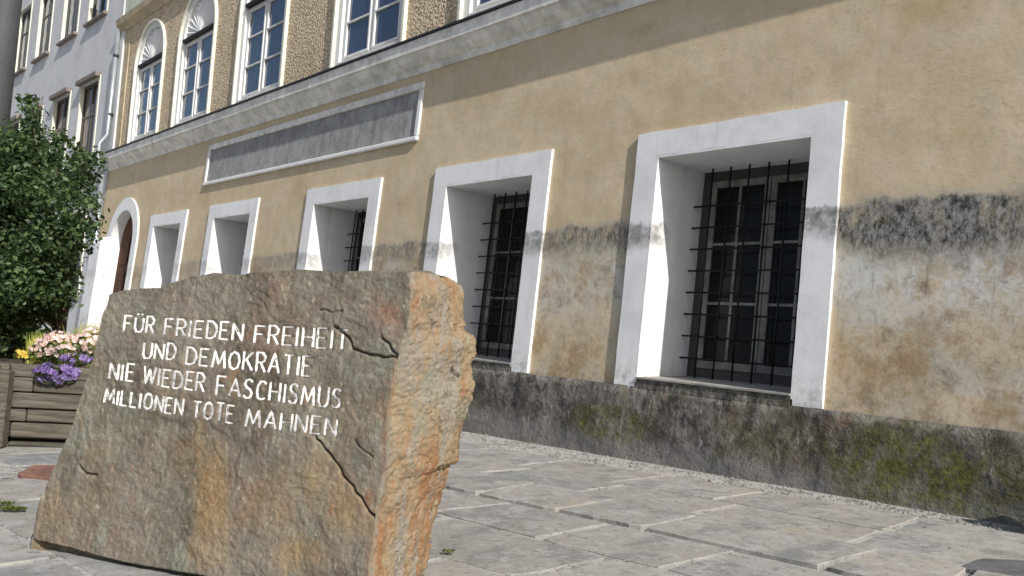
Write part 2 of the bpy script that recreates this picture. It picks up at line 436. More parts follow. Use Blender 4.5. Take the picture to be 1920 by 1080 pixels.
def copy_tree(o, parent, dx=0):
    c = o.copy(); COL.objects.link(c); c.parent = parent; c.location = (o.location.x + dx, o.location.y, o.location.z)
    for ch in o.children: 
        k = ch.copy(); COL.objects.link(k); k.parent = c
    return c

def gz(x):
    if x > 3: return .2025
    if x > -7: return .027 * (x + 4.5)
    return -.0675 + .010 * (x + 7)
WY = lambda z: 5.48 + .06 * z                    # battered wall face
def batter(x, y, z): return (x, y + 5.48 + .06 * z, z)

# ------------------------------------------------------------------ ground
def sheet(name, xs, y0, y1, dz, mat, ystep=None):
    mb = MB(); ys = [y0, y1] if not ystep else list(np.arange(y0, y1 + 1e-6, ystep))
    vs = [(x, y, gz(x) + dz) for x in xs for y in ys]; n = len(ys)
    fs = [(i * n + j, (i + 1) * n + j, (i + 1) * n + j + 1, i * n + j + 1) for i in range(len(xs) - 1) for j in range(n - 1)]
    mb.add(vs, fs); o = make(name, mb, mat); o['kind'] = 'structure'; return o
ground = sheet('ground', [-400, -7, 3, 400], -400, 400, -.03, M['asphalt'])
pavement = sheet('pavement', [-60, -7, 3, 14], -6.0, 5.6, -.0055, M['bed'])

rs = random.Random(11)
def slab(pts, mat=None, h=.0, tilt=(0, 0)):
    """pts: four world xy corners (ccw)"""
    c = Vector((sum(p[0] for p in pts) / 4, sum(p[1] for p in pts) / 4, 0))
    # edge outline with a worn, slightly ragged rim
    ring = []
    for i in range(4):
        a = Vector((*pts[i], 0)); b = Vector((*pts[(i + 1) % 4], 0))
        n = 7
        for k in range(n):
            p = a.lerp(b, k / n)
            if k: p += (c - p).normalized() * rs.uniform(-.002, .012)
            else: p += (c - p).normalized() * rs.uniform(.004, .03)
            ring.append(p)
    m = len(ring)
    def z(p, d): return gz(p.x) + d + h + tilt[0] * (p.x - c.x) + tilt[1] * (p.y - c.y)
    v0 = [(p.x, p.y, z(p, -.03)) for p in ring]
    v1 = [(p.x, p.y, z(p, -.0035)) for p in ring]
    v2 = []
    for p in ring:
        q = p + (c - p).normalized() * rs.uniform(.003, .007); v2.append((q.x, q.y, z(q, rs.uniform(-.0008, .001))))
    fs = [(i, (i + 1) % m, (i + 1) % m + m, i + m) for i in range(m)] + [(i + m, (i + 1) % m + m, (i + 1) % m + 2 * m, i + 2 * m) for i in range(m)]
    fs.append(tuple(range(2 * m, 3 * m)))
    mb = MB(); mb.add(v0 + v1 + v2, fs)
    return make('paving_slab', mb, mat or M['slab'], pavement, loc=(c.x, c.y, gz(c.x)), normals=False)

def ty(y, x): return y + .10 * (x + 3) + .03 * noise.noise(Vector((x * .9, y * 3, 2)))            # rows run slightly askew to the wall
rows = [(4.42, 5.06), (3.86, 4.42), (3.27, 3.86), (2.70, 3.27), (2.12, 2.70), (1.50, 2.12), (.95, 1.50), (.35, .95), (-.3, .35), (-1.0, -.3)]
cuts = {0: [-1.05, -1.79, -2.73, -3.55, -4.4], 1: [-1.0, -1.77, -2.58, -3.35, -4.2], 2: [-1.15, -1.60, -2.50, -3.02, -3.63, -4.35], 3: [-1.1, -1.95, -2.62, -3.3, -4.1]}
nsl = 0
for ri, (ya, yb) in enumerate(rows):
    cs = list(cuts.get(ri, []))
    x = cs[0] if cs else rs.uniform(-1.2, -.4)
    fwd = [x]
    while fwd[-1] < (2.2 if ri < 4 else 0.5): fwd.append(fwd[-1] + rs.uniform(.55, 1.1))
    allx = sorted(fwd + cs[1:])
    while allx[0] > (-15 if ri < 2 else -11): allx.insert(0, allx[0] - rs.uniform(.5, 1.1))
    ofs = {x: (rs.uniform(-.045, .045), rs.uniform(-.045, .045)) for x in allx}
    for a, b in zip(allx[:-1], allx[1:]):
        oa_, ob_ = ofs[a], ofs[b]
        g0, g1 = rs.uniform(.008, .022), (rs.uniform(.003, .006) if rs.random() < .6 else rs.uniform(.008, .018))
        yy0, yy1 = ya, yb
        j = lambda s: rs.uniform(-s, s)
        if rs.random() < (.22 if b < -4.5 else .16) and b - a > .6:   # split lengthwise into two narrower stones
            ym = (ya + yb) / 2 + j(.05)
            seqs = [(yy0, ym), (ym, yy1)]
        else: seqs = [(yy0, yy1)]
        for (p, q) in seqs:
            fa, fb = (p - ya) / (yb - ya), (q - ya) / (yb - ya)
            pts = [(a + g0 + oa_[0] * (1 - fa) + oa_[1] * fa, ty(p, a) + g1), (b - g0 + ob_[0] * (1 - fa) + ob_[1] * fa, ty(p, b) + g1), (b - g0 + ob_[0] * (1 - fb) + ob_[1] * fb, ty(q, b) - g1), (a + g0 + oa_[0] * (1 - fb) + oa_[1] * fb, ty(q, a) - g1)]
            cx, cy = (a + b) / 2, ty((p + q) / 2, (a + b) / 2)
            if (cx + 5.42) ** 2 + (cy - 1.27) ** 2 < .05: continue
            hh = rs.uniform(-.001, .004) + (.016 if ri == 2 else 0) 
            if nsl < 290:
                slab(pts, h=hh, tilt=(j(.003), j(.004))); nsl += 1
rp = [at_plane(x, y, Vector((0, 0, gz(-5.4))), Vector((0, 0, 1))) for x, y in [(28, 897), (118, 909), (120, 878), (60, 876)]]
slab([(p.x, p.y) for p in rp], M['redslab'], h=.022)['label'] = 'reddish paving stone'
rp = [at_plane(x, y, Vector((0, 0, gz(-1.1))), Vector((0, 0, 1))) for x, y in [(1795, 1068), (1960, 1100), (1985, 1062), (1835, 1050)]]
slab([(p.x, p.y) for p in rp], M['darkslab'], h=.016)['label'] = 'small dark grey paving stone'

# loose gravel and mortar crumbs along the wall foot
mb = MB(); rg = random.Random(5)
for k in range(5200):
    x = rg.uniform(-8.5, 1.2) if k % 5 else rg.uniform(-16, -8); yb = ty(5.06, x) - .03; y = yb + (WY(0) - .06 - yb) * rg.random() ** .9 + .01
    if y > WY(0) - .05: y = WY(0) - .07
    r = rg.uniform(.003, .012) * (1 if rg.random() < .85 else 1.8)
    z = gz(x) - .0065
    a = rg.uniform(0, 6.28)
    vs = [(x + r * math.cos(a + t * 1.257) * rg.uniform(.8, 1.3), y + r * math.sin(a + t * 1.257) * rg.uniform(.8, 1.2), z) for t in range(5)] + [(x + rg.uniform(-.3, .3) * r, y, z + r * rg.uniform(.6, 1.1))]
    mb.add(vs, [(t, (t + 1) % 5, 5) for t in range(5)])
for k in range(1500):
    x = rg.uniform(-6.5, .5); y = rg.uniform(.6, 5.0); r = rg.uniform(.0015, .005) * (1 if rg.random() < .93 else 2); z = gz(x) + .003; a = rg.uniform(0, 6.28)
    vs = [(x + r * math.cos(a + t * 1.257) * rg.uniform(.8, 1.3), y + r * math.sin(a + t * 1.257) * rg.uniform(.8, 1.2), z) for t in range(5)] + [(x, y, z + r * rg.uniform(.5, 1))]
    mb.add(vs, [(t, (t + 1) % 5, 5) for t in range(5)])
o = make('gravel', mb, M['gravel']); tag(o, 'loose pale gravel and mortar crumbs along the foot of the ochre wall', 'gravel'); o['kind'] = 'stuff'

# ------------------------------------------------------------------ main house
house = thing('ochre_house', 'old ochre plastered house with white framed barred windows and pebbledash upper storey', 'house', (-10, 5.6, 0))
XL, XR = -20.25, 5.0
WC = [-3.535, -6.50, -9.51, -12.95, -15.86]      # ground floor window centres
AC, AR, AO, ASP = -18.46, .74, 1.02, 2.33         # doorway centre, inner and outer radius, springing
def arch(cx, r, zs, z0, seg=20):
    return [(cx - r, z0), (cx + r, z0)] + [(cx + r * math.cos(math.pi * k / seg), zs + r * math.sin(math.pi * k / seg)) for k in range(seg + 1)]
holes = [[(c - .72, .66), (c + .72, .66), (c + .72, 2.64), (c - .72, 2.64)] for c in WC] + [arch(AC, AR + .02, ASP, -.3)]
EX = XR - .9
extra = 1.0
WC_OUT = [-.55, 2.45]                             # two more of the row, beyond the right edge of the picture
mb = MB(); mb.prism([(XL, -.5), (XR, -.5), (XR, 4.12), (XL, 4.12)], holes[::-1], 0, .82); mb.warp(batter)
make('lower_wall', mb, M['wall'], house)
# plinth: rough, with an uneven top edge
mb = MB(); xs = np.arange(AC + AO, XR, .06); rp_ = random.Random(3)
NZ = 12
def pl_pt(x, t):
    top = .615 + .012 * noise.noise(Vector((x * 2.3, 0, 0))) + .006 * noise.noise(Vector((x * 9, 3, 0)))
    z = -.15 + (top + .15) * t
    bul = .022 * noise.noise(Vector((x * 1.7, z * 2.5, 4))) + .010 * noise.noise(Vector((x * 7, z * 7, 9)))
    return (x, -.042 - bul * (1 - t ** 6) + (.006 if t > .99 else 0), z)
vs = [pl_pt(x, j / NZ) for x in xs for j in range(NZ + 1)] + [(x, .03, pl_pt(x, 1)[2] + .004) for x in xs]
n1 = NZ + 1; fs = [(i * n1 + j, (i + 1) * n1 + j, (i + 1) * n1 + j + 1, i * n1 + j + 1) for i in range(len(xs) - 1) for j in range(NZ)]
b0 = len(xs) * n1
fs += [(i * n1 + NZ, (i + 1) * n1 + NZ, b0 + i + 1, b0 + i) for i in range(len(xs) - 1)]
mb.add(vs, fs); mb.warp(batter)
make('plinth', mb, M['plinth'], house, smooth=True, normals=False)

# ground floor window, built once at the first centre, then copied
rw = random.Random(12)
def wob(poly, step, amp):
    out = []
    for k in range(len(poly)):
        a, b = poly[k], poly[(k + 1) % len(poly)]; L = math.dist(a, b); n = max(1, int(L / step))
        for i in range(n):
            t = i / n; jx, jz = (rw.uniform(-amp, amp), rw.uniform(-amp, amp))
            out.append((a[0] + (b[0] - a[0]) * t + jx, a[1] + (b[1] - a[1]) * t + jz))
    return out
def soften(o, w=.006):
    m = o.modifiers.new('soft_edges', 'BEVEL'); m.width = w; m.segments = 2; m.limit_method = 'ANGLE'; m.angle_limit = rad(50)
def lower_window(c):
    def P(mbx): return mbx.warp(batter)
    # root part: the dark outer frame
    mb = MB(); mb.prism([(c - .70, .715), (c + .70, .715), (c + .70, 2.615), (c - .70, 2.615)], [[(c - .60, .80), (c - .60, 2.52), (c + .60, 2.52), (c + .60, .80)]], .70, .80); P(mb)
    w_ = make('window', mb, M['frame'], house, loc=(c, 5.6, .7))
    mb = MB()
    U = lambda a, b, z0, z1: [(c - b, z0), (c - b, z1 + (b - a)), (c + b, z1 + (b - a)), (c + b, z0), (c + a, z0), (c + a, z1), (c - a, z1), (c - a, z0)]
    mb.prism(wob(U(.718, .94, .617, 2.632), .16, .0035), [], -.032, .0)
    mb.prism(wob([(c - .718, .66), (c - .718, 2.632), (c + .718, 2.632), (c + .718, .66), (c + .70, .66), (c + .70, 2.615), (c - .70, 2.615), (c - .70, .66)], .2, .0022), [], -.032, .82)
    P(mb); sr = make('window_surround', mb, M['white'], w_); soften(sr, .005)
    mb = MB(); mb.prism([(c - .697, .686), (c + .697, .686), (c + .697, .700), (c - .697, .700)], [], -.05, .80)
    P(mb); mb.warp(lambda x, y, z: (x, y, z + (.02 if z > .69 and y > 5.9 else 0))); make('window_sill', mb, M['sill'], w_)
    mb = MB(); mb.prism([(c - .695, .60), (c + .695, .60), (c + .695, .684), (c - .695, .684)], [], -.038, .05); P(mb); make('apron', mb, M['plinth'], w_)
    for a, b in ((-.598, -.004), (.004, .598)):
        mb = MB(); mb.prism([(c + a, .803), (c + b, .803), (c + b, 2.517), (c + a, 2.517)], [[(c + a + .055, .87), (c + a + .055, 2.455), (c + b - .055, 2.455), (c + b - .055, .87)]], .685, .735)
        m_ = (a + b) / 2; zs = [1.39, 1.93]
        mb.prism([(c + m_ - .012, .87), (c + m_ + .012, .87), (c + m_ + .012, 2.455), (c + m_ - .012, 2.455)], [], .690, .725)
        for zz in zs:
            for q0, q1 in ((a + .055, m_ - .012), (m_ + .012, b - .055)):
                mb.prism([(c + q0, zz - .012), (c + q1, zz - .012), (c + q1, zz + .012), (c + q0, zz + .012)], [], .692, .722)
        P(mb); make('casement', mb, M['case'], w_)
        for q0, q1 in ((a + .056, m_ - .013), (m_ + .013, b - .056)):
            for z0, z1 in ((.872, 1.377), (1.403, 1.917), (1.943, 2.453)):
                mb = MB(); mb.prism([(c + q0, z0), (c + q1, z0), (c + q1, z1), (c + q0, z1)], [], .705, .712); P(mb); make('pane', mb, M['glass'], w_)
    for k in range(7):
        x = c - .52 + k * .185
        mb = MB(); mb.tube([(x, 5.48 + .06 * z + .56, z) for z in (.70, 2.625)], .009, 6); make('grille_bar', mb, M['iron'], w_, smooth=True)
    for k in range(8):
        z = 2.27 - k * .198
        mb = MB(); y = 5.48 + .06 * z + .575
        mb.tube([(c - .705, y, z), (c - .2, y, z), (c + .2, y, z), (c + .705, y, z)], .0085, 6); make('grille_bar', mb, M['iron'], w_, smooth=True)
    return w_
w0 = lower_window(WC[0])
for c in WC[1:]:
    copy_tree(w0, house, c - WC[0])

# arched doorway
mb = MB()
oa = arch(AC, AO, ASP, -.22, 24); ia = arch(AC, AR + .002, ASP, -.22, 24)
ring = [oa[0]] + oa[:1:-1] + [] 
outer = [(AC - AO, -.22)] + [(AC + AO * math.cos(math.pi - math.pi * k / 24), ASP + AO * math.sin(math.pi * k / 24)) for k in range(25)] + [(AC + AO, -.22)]
inner = [(AC + AR + .018, -.22)] + [(AC + (AR + .018) * math.cos(math.pi * k / 24), ASP + (AR + .018) * math.sin(math.pi * k / 24)) for k in range(25)] + [(AC - AR - .018, -.22)]
mb.prism(outer + inner, [], -.034, 0)
inner2 = [(AC - AR - .018, -.22)] + [(AC - (AR + .018) * math.cos(math.pi * k / 24), ASP + (AR + .018) * math.sin(math.pi * k / 24)) for k in range(25)] + [(AC + AR + .018, -.22)]
inn = [(AC + AR, -.22)] + [(AC + AR * math.cos(math.pi * k / 24), ASP + AR * math.sin(math.pi * k / 24)) for k in range(25)] + [(AC - AR, -.22)]
mb.prism(inner2 + inn, [], -.034, .82)
mb.warp(batter); dr = make('doorway', mb, M['white'], house, loc=(AC, 5.6, -.1))
mb = MB(); mb.prism(arch(AC, AR - .003, ASP, -.2, 24), [], .20, .26); mb.warp(batter); make('door', mb, M['door'], dr)
for sx in (-1, 1):
    for z0, z1 in ((.0, .75), (.9, 1.75)):
        mb = MB(); x0, x1 = sorted((AC + sx * .08, AC + sx * .58)); mb.box(x0, x1, .175, .195, z0, z1, .01); mb.warp(batter); make('door_panel', mb, M['door'], dr)
    mb = MB(); x0, x1 = sorted((AC + sx * .08, AC + sx * .52)); mb.box(x0, x1, .175, .195, 1.9, 2.5, .01); mb.warp(batter); make('door_panel', mb, M['door'], dr)

mb = MB(); mb.add([(-19.26, 5.27, -.3), (-19.26, 5.42, 2.36), (-19.26, 5.50, 2.48), (-19.26, 5.66, 2.54), (-19.26, 5.52, -.3), (-19.95, 5.27, -.3), (-19.95, 5.42, 2.36), (-19.95, 5.50, 2.48), (-19.95, 5.66, 2.54), (-19.95, 5.52, -.3)], [(0, 1, 2, 3, 4), (9, 8, 7, 6, 5), (0, 5, 6, 1), (1, 6, 7, 2), (2, 7, 8, 3)])
make('buttress', mb, M['white'], house)
mb = MB(); rgd = random.Random(8)  # unseen stone, added to cast the shadow at the plinth foot
for k in range(9):
    z0 = .02 + k * .054; rr = .19 - .010 * k - (.05 if k == 8 else 0)
    mb.add([(-1.08 + rr * math.cos(a * math.pi / 6), 5.28 + rr * .8 * math.sin(a * math.pi / 6), z0) for a in range(12)], [])
mb.f = [(k * 12 + a, k * 12 + (a + 1) % 12, (k + 1) * 12 + (a + 1) % 12, (k + 1) * 12 + a) for k in range(8) for a in range(12)] + [tuple(96 + a for a in range(12))]
make('added_shadow_stone', mb, M['plinth'], house, smooth=True)
# sign panel: long framed field
S0, S1, SZ0, SZ1 = -14.36, -7.90, 3.25, 4.005
mb = MB(); mb.box(S0 + .09, S1 - .09, -.006, .002, SZ0 + .065, SZ1 - .105); mb.warp(batter)
sg = make('sign_panel', mb, M['sign'], house, loc=(S0, 5.6, 3.2))
for nm, (x0, x1, z0, z1, pr) in dict(a=(S0, S1, SZ0, SZ0 + .06, -.045), b=(S0, S1, SZ1 - .10, SZ1, -.032), c=(S0, S0 + .085, SZ0 + .062, SZ1 - .102, -.034), d=(S1 - .085, S1, SZ0 + .062, SZ1 - .102, -.034)).items():
    mb = MB(); mb.box(x0, x1, pr, .0015, z0, z1, .012); mb.warp(batter); make('sign_frame', mb, M['sash' if nm != 'b' else 'cornice'], sg)

# main cornice: swept profile
def sweep(name, prof, mat, parent, x0=XL, x1=XR, step=1.2):
    mb = MB(); xs = list(np.arange(x0, x1, step)) + [x1]; n = len(prof)
    vs = [(x, p[0] + .004 * noise.noise(Vector((x * .8, i * .3, 1))), p[1] + .008 * noise.noise(Vector((x * .5, 0, 7)))) for x in xs for i, p in enumerate(prof)]
    fs = [(i * n + j, (i + 1) * n + j, (i + 1) * n + (j + 1) % n, i * n + (j + 1) % n) for i in range(len(xs) - 1) for j in range(n)]
    fs.append(tuple(range(n))); fs.append(tuple((len(xs) - 1) * n + j for j in range(n))[::-1])
    mb.add(vs, fs); return make(name, mb, mat, parent)
cor = sweep('cornice', [(5.80, 4.12), (5.712, 4.12), (5.70, 4.15), (5.695, 4.19), (5.66, 4.21), (5.61, 4.25), (5.575, 4.30), (5.565, 4.325), (5.53, 4.33), (5.525, 4.47), (5.80, 4.475)], M['cornice'], house)
sweep('cornice_flashing', [(5.80, 4.478), (5.50, 4.478), (5.50, 4.500), (5.72, 4.54), (5.80, 4.545)], M['flash'], house)

# upper storey
UY = 5.72
UW = [-18.05, -15.45, -12.61, -9.32, -6.42, -3.3, -.3, 2.7]
SPR = 6.33; UR = .74
mb = MB(); mb.prism([(XL, 4.50), (XR, 4.50), (XR, 7.55), (XL, 7.55)], [arch(c, UR + .16, SPR, 4.60, 20) for c in UW[::-1]], UY + .0, UY + .5)
make('upper_wall', mb, M['pebble'], house)
sweep('upper_cornice', [(6.1, 7.42), (5.70, 7.42), (5.66, 7.50), (5.58, 7.56), (5.56, 7.70), (6.1, 7.72)], M['smooth'], house)
mb = MB(); mb.box(XL, XR, 5.75, 6.2, 7.722, 10.6); make('attic_wall', mb, M['upper'], house)
mb = MB(); mb.add([(XL - .3, 5.2, 10.55), (XR + .3, 5.2, 10.55), (XR + .3, 10.2, 13.6), (XL - .3, 10.2, 13.6), (XL - .3, 15.2, 10.55), (XR + .3, 15.2, 10.55)], [(0, 1, 2, 3), (3, 2, 5, 4)])
make('roof', mb, M['roof'], house)
mb = MB(); mb.box(XL, XL + .35, 6.25, 15, -.5, 10.5); mb.box(XR - .35, XR, 6.35, 15, -.5, 10.5); mb.box(XL, XR, 14.6, 15, -.5, 10.5)
make('rear_walls', mb, M['upper'], house)
mb = MB(); mb.box(XL + .4, XR - .4, 6.62, 6.66, -.3, 10.4); make('dark_room_backing', mb, plain('dark_interior', (.012, .012, .012), .9), house)  # near-black backing sheet: the unlit room's darkness is put into its colour
mb = MB(); mb.box(-20.22, -19.90, 5.66, 5.75, 4.55, 7.41, .01); make('corner_strip', mb, M['grey'], house)
mb = MB(); mb.box(-19.895, -19.55, 5.70, 5.75, 4.55, 7.41, .01); make('smooth_band', mb, M['smooth'], house)

def upper_window(c):
    r0 = UR + .16
    # smooth band and white surround
    oo = lambda r, seg=24: [(c - r, 4.55)] + [(c - r * math.cos(math.pi * k / seg), SPR + r * math.sin(math.pi * k / seg)) for k in range(seg + 1)] + [(c + r, 4.55)]
    ii = lambda r, seg=24: [(c + r, 4.55)] + [(c + r * math.cos(math.pi * k / seg), SPR + r * math.sin(math.pi * k / seg)) for k in range(seg + 1)] + [(c - r, 4.55)]
    mb = MB()
    # casement frame is the root part
    mb.prism([(c - UR, 4.66), (c + UR, 4.66), (c + UR, SPR - .03), (c - UR, SPR - .03)], [[(c - UR + .06, 4.72), (c - UR + .06, SPR - .08), (c - .04, SPR - .08), (c - .04, 4.72)], [(c + .04, 4.72), (c + .04, SPR - .08), (c + UR - .06, SPR - .08), (c + UR - .06, 4.72)]], UY + .05, UY + .12)
    w_ = make('upper_window', mb, M['sash'], house, loc=(c, UY, 4.6))
    mb = MB(); mb.prism(oo(r0) + ii(r0 - .045), [], UY - .055, UY + .3); make('window_surround', mb, M['cream'], w_)
    mb = MB(); mb.prism(oo(r0 - .047) + ii(UR + .002), [], UY + .0, UY + .25); make('inner_surround', mb, M['sash'], w_)
    mb = MB(); mb.box(c - UR, c + UR, UY - .03, UY + .2, 4.56, 4.655, .006); make('window_sill', mb, M['cornice'], w_)
    mb = MB(); mb.box(c - UR + .01, c + UR - .01, UY - .03, UY + .11, SPR - .026, SPR + .035, .006); make('transom', mb, M['iron'], w_)
    for a, b in ((c - UR + .061, c - .041), (c + .041, c + UR - .061)):
        mb = MB(); zz = [4.721, 5.24, 5.76, SPR - .081]
        t = .032
        mb.prism([(a, zz[0]), (b, zz[0]), (b, zz[3]), (a, zz[3])], [[(a + t, z0 + (t if z0 == zz[0] else .012)), (a + t, z1 - (t if z1 == zz[3] else .012)), (b - t, z1 - (t if z1 == zz[3] else .012)), (b - t, z0 + (t if z0 == zz[0] else .012))] for z0, z1 in zip(zz[:-1], zz[1:])], UY + .035, UY + .09)
        make('casement', mb, M['sash'], w_)
        for z0, z1 in zip(zz[:-1], zz[1:]):
            mb = MB(); mb.box(a + t - .003, b - t + .003, UY + .065, UY + .07, z0 + .010, z1 - .010)
            # old glass: each pane sits a touch out of true
            tl = random.uniform(-.006, .006); mb.warp(lambda x, y, z: (x, y + tl * (x - a), z))
            make('pane', mb, M['glassb'], w_)
    # sunburst tympanum: radial flutes
    mb = MB(); N = 15; R_ = UR - .004; zc = SPR + .04
    vs = [(c, UY + .03, zc)]
    for k in range(2 * N + 1):
        a = math.pi * k / (2 * N); d = .085 if k % 2 else .035
        vs.append((c + R_ * math.cos(a), UY + d, zc + (R_ - .05) * math.sin(a)))
    mb.add(vs, [(0, k + 1, k + 2) for k in range(2 * N)]); 
    mb.prism([(c - R_, zc - .004)] + [(c - R_ * math.cos(math.pi * k / 20), zc + (R_ - .04) * math.sin(math.pi * k / 20)) for k in range(21)], [], UY + .1, UY + .13)
    make('fanlight', mb, M['sash'], w_, normals=False)
    return w_
uw = upper_window(UW[1])
for c in [UW[0]] + UW[2:5]: copy_tree(uw, house, c - UW[1])

# downpipe at the house corner
mb = MB(); mb.tube([(-20.12, 5.56, z) for z in (.1, 4.0)], .055, 12); mb.tube([(-20.12, 5.56, 4.0), (-20.12, 5.44, 4.3), (-20.12, 5.43, 4.7), (-20.12, 5.58, 4.95), (-20.12, 5.60, 7.4)], .055, 12)
dp = make('downpipe', mb, M['pipe'], house, smooth=True)
for z in (1.2, 2.8, 5.4, 6.8):
    mb = MB(); yy = 5.56 if z < 4 else 5.60; mb.tube([(-20.12, yy, z), (-20.12, yy, z + .06)], .066, 12); make('pipe_clip', mb, M['flash'], dp, smooth=True)

# ------------------------------------------------------------------ neighbouring house
nb = thing('grey_house', 'pale grey rendered house with tall brown sashed windows, behind the leafy shrub', 'house', (-20.3, 5.72, 0))
nb.rotation_euler = (0, 0, rad(1.4))
NX = [-1.98, -4.35, -6.98, -9.5, -12.0, -14.5]
Z1 = [(4.35, 6.62), (8.30, 10.4), (1.2, 3.2)]
holes = [[(c - .72, a), (c + .72, a), (c + .72, b), (c - .72, b)] for c in NX for a, b in Z1]
mb = MB(); mb.prism([(-17, -.6), (-.02, -.6), (-.02, 12.5), (-17, 12.5)], holes, 0, .45)
make('wall', mb, M['grey'], nb, local=True)
mb = MB(); mb.box(-17, -.1, .6, 10, 12.5, 12.6); mb.box(-17, -16.8, .45, 10, -.5, 12.5); make('roof', mb, M['roof'], nb, local=True)
mb = MB(); mb.box(-16.8, -.1, .62, .66, -.4, 12.4); make('dark_room_backing', mb, bpy.data.materials['dark_interior'], nb, local=True)  # same backing, coloured as the darkness of the rooms behind
def nwin(c, a, b, low):
    mb = MB(); W = .70
    mb.prism([(-W, 0), (W, 0), (W, b - a), (-W, b - a)], [[(-W + .07, .09), (-W + .07, b - a - .09), (-.05, b - a - .09), (-.05, .09)], [(.05, .09), (.05, b - a - .09), (W - .07, b - a - .09), (W - .07, .09)]], .07, .13)
    w_ = make('window', mb, M['frame'], nb, local=True, loc=None); w_.location = (c, 0, a); 
    mb = MB(); H = b - a
    for s in (-1, 1): 
        x0, x1 = sorted((s * .722, s * .79)); mb.box(x0, x1, -.02, .0, -.02, H + .06)
        x0, x1 = sorted((s * .70, s * .719)); mb.box(x0, x1, -.02, .07, -.02, H)
    mb.box(-.72, .72, -.02, .0, H + .002, H + .06)
    make('window_surround', mb, M['cream'], w_, local=True).location = (0, 0, 0)
    mb = MB(); mb.box(-.80, .80, -.10, .06, -.10, -.022, .01); make('window_sill', mb, M['brown'], w_, local=True).location = (0, 0, 0)
    if low:
        mb = MB(); mb.box(-.80, .80, -.14, -.022, H + .0, H + .12, .01); make('lintel_shade_strip', mb, M['brown'], w_, local=True).location = (0, 0, 0)  # brown strip with the shade of the lintel put into its colour
    for x0, x1 in ((-W + .07, -.05), (.05, W - .07)):
        for z0, z1 in ((.09, H * .62), (H * .62 + .05, H - .09)):
            mb = MB(); mb.box(x0, x1, .10, .105, z0, z1); make('pane', mb, M['glassn' if low else 'glassb'], w_, local=True).location = (0, 0, 0)
        mb = MB(); mb.box(x0, x1, .08, .12, H * .62, H * .62 + .05); make('glazing_bar', mb, M['brown'], w_, local=True).location = (0, 0, 0)
    if low:
        mb = MB(); n = 40
        vs = [(-W + .12 + (2 * W - .24) * k / n, .30 + .02 * math.sin(k * 1.5), z) for k in range(n + 1) for z in (.1, H - .1)]
        mb.add(vs, [(2 * k, 2 * k + 2, 2 * k + 3, 2 * k + 1) for k in range(n)])
        make('curtain', mb, M['curtain'], w_, local=True, normals=False).location = (0, 0, 0)
    return w_
for i, (a, b) in enumerate(Z1):
    w1 = nwin(NX[0], a, b, i == 0)
    for c in NX[1:]: copy_tree(w1, nb, c - NX[0])

# ------------------------------------------------------------------ lamp post at the left edge
pp = at_depth(-22, 300, 8.0); 
post = thing('lamp_post', 'dark grey steel lamp post rising behind the shrub at the left edge', 'lamp post', (pp.x, pp.y, gz(pp.x)))
mb = MB(); mb.tube([(pp.x - .00, pp.y, gz(pp.x)), (pp.x - .0, pp.y, 6.5)], .15, 20, .14); make('pole', mb, M['post'], post, smooth=True)
mb = MB(); mb.tube([(pp.x, pp.y, gz(pp.x)), (pp.x, pp.y, gz(pp.x) + .7)], .19, 20); make('pole_base', mb, M['post'], post, smooth=True)
mb = MB(); mb.tube([(pp.x, pp.y, 6.5), (pp.x, pp.y, 6.7), (pp.x, pp.y, 6.95)], .14, 16, .30); mb.tube([(pp.x, pp.y, 6.95), (pp.x, pp.y, 7.1)], .31, 16, .04); make('lantern', mb, M['post'], post, smooth=True)

# ------------------------------------------------------------------ memorial boulder
def plerp(pl, t):
    d = [0]
    for a, b in zip(pl[:-1], pl[1:]): d.append(d[-1] + math.dist(a, b))
    t *= d[-1]
    for i in range(len(pl) - 1):
        if t <= d[i + 1] or i == len(pl) - 2:
            k = (t - d[i]) / (d[i + 1] - d[i]); return np.array(pl[i]) * (1 - k) + np.array(pl[i + 1]) * k
gb = gz(-3.2)
A = at_plane(58, 1026, Vector((0, 0, gb)), Vector((0, 0, 1))); B = at_plane(690, 1165, Vector((0, 0, gb)), Vector((0, 0, 1)))
along = (B - A).normalized(); nh = Vector((along.y, -along.x, 0))
tl = rad(7); NF = (nh * math.cos(tl) + Vector((0, 0, 1)) * math.sin(tl)).normalized()   # leans back a little
Lp = [(58, 1040), (62, 1015), (72, 965), (85, 925), (102, 880), (118, 835), (133, 800), (147, 750), (157, 715), (167, 685), (180, 635), (190, 600), (200, 572), (204, 553)]
Rp = [(684, 1195), (690, 1120), (692, 1060), (700, 975), (712, 920), (724, 850), (728, 770), (742, 700), (750, 650), (764, 600), (770, 560), (768, 512)]
Tp = [(204, 553), (225, 546), (262, 541), (305, 540), (318, 532), (345, 524), (360, 518), (385, 516), (400, 512), (440, 517), (462, 516), (480, 511), (505, 510), (560, 503), (640, 506), (700, 508), (768, 512)]
Bp = [(58, 1040), (200, 1085), (400, 1140), (684, 1195)]
Sp = [(772, 1125), (786, 1075), (800, 1000), (812, 960), (822, 925), (836, 900), (846, 862), (852, 868), (862, 862), (866, 815), (878, 770), (884, 745), (885, 722), (879, 706), (880, 684), (888, 664), (893, 644), (890, 630), (873, 622), (867, 600), (870, 560), (866, 540), (845, 524)]
NU, NV, NS, NB = 460, 340, 110, 24
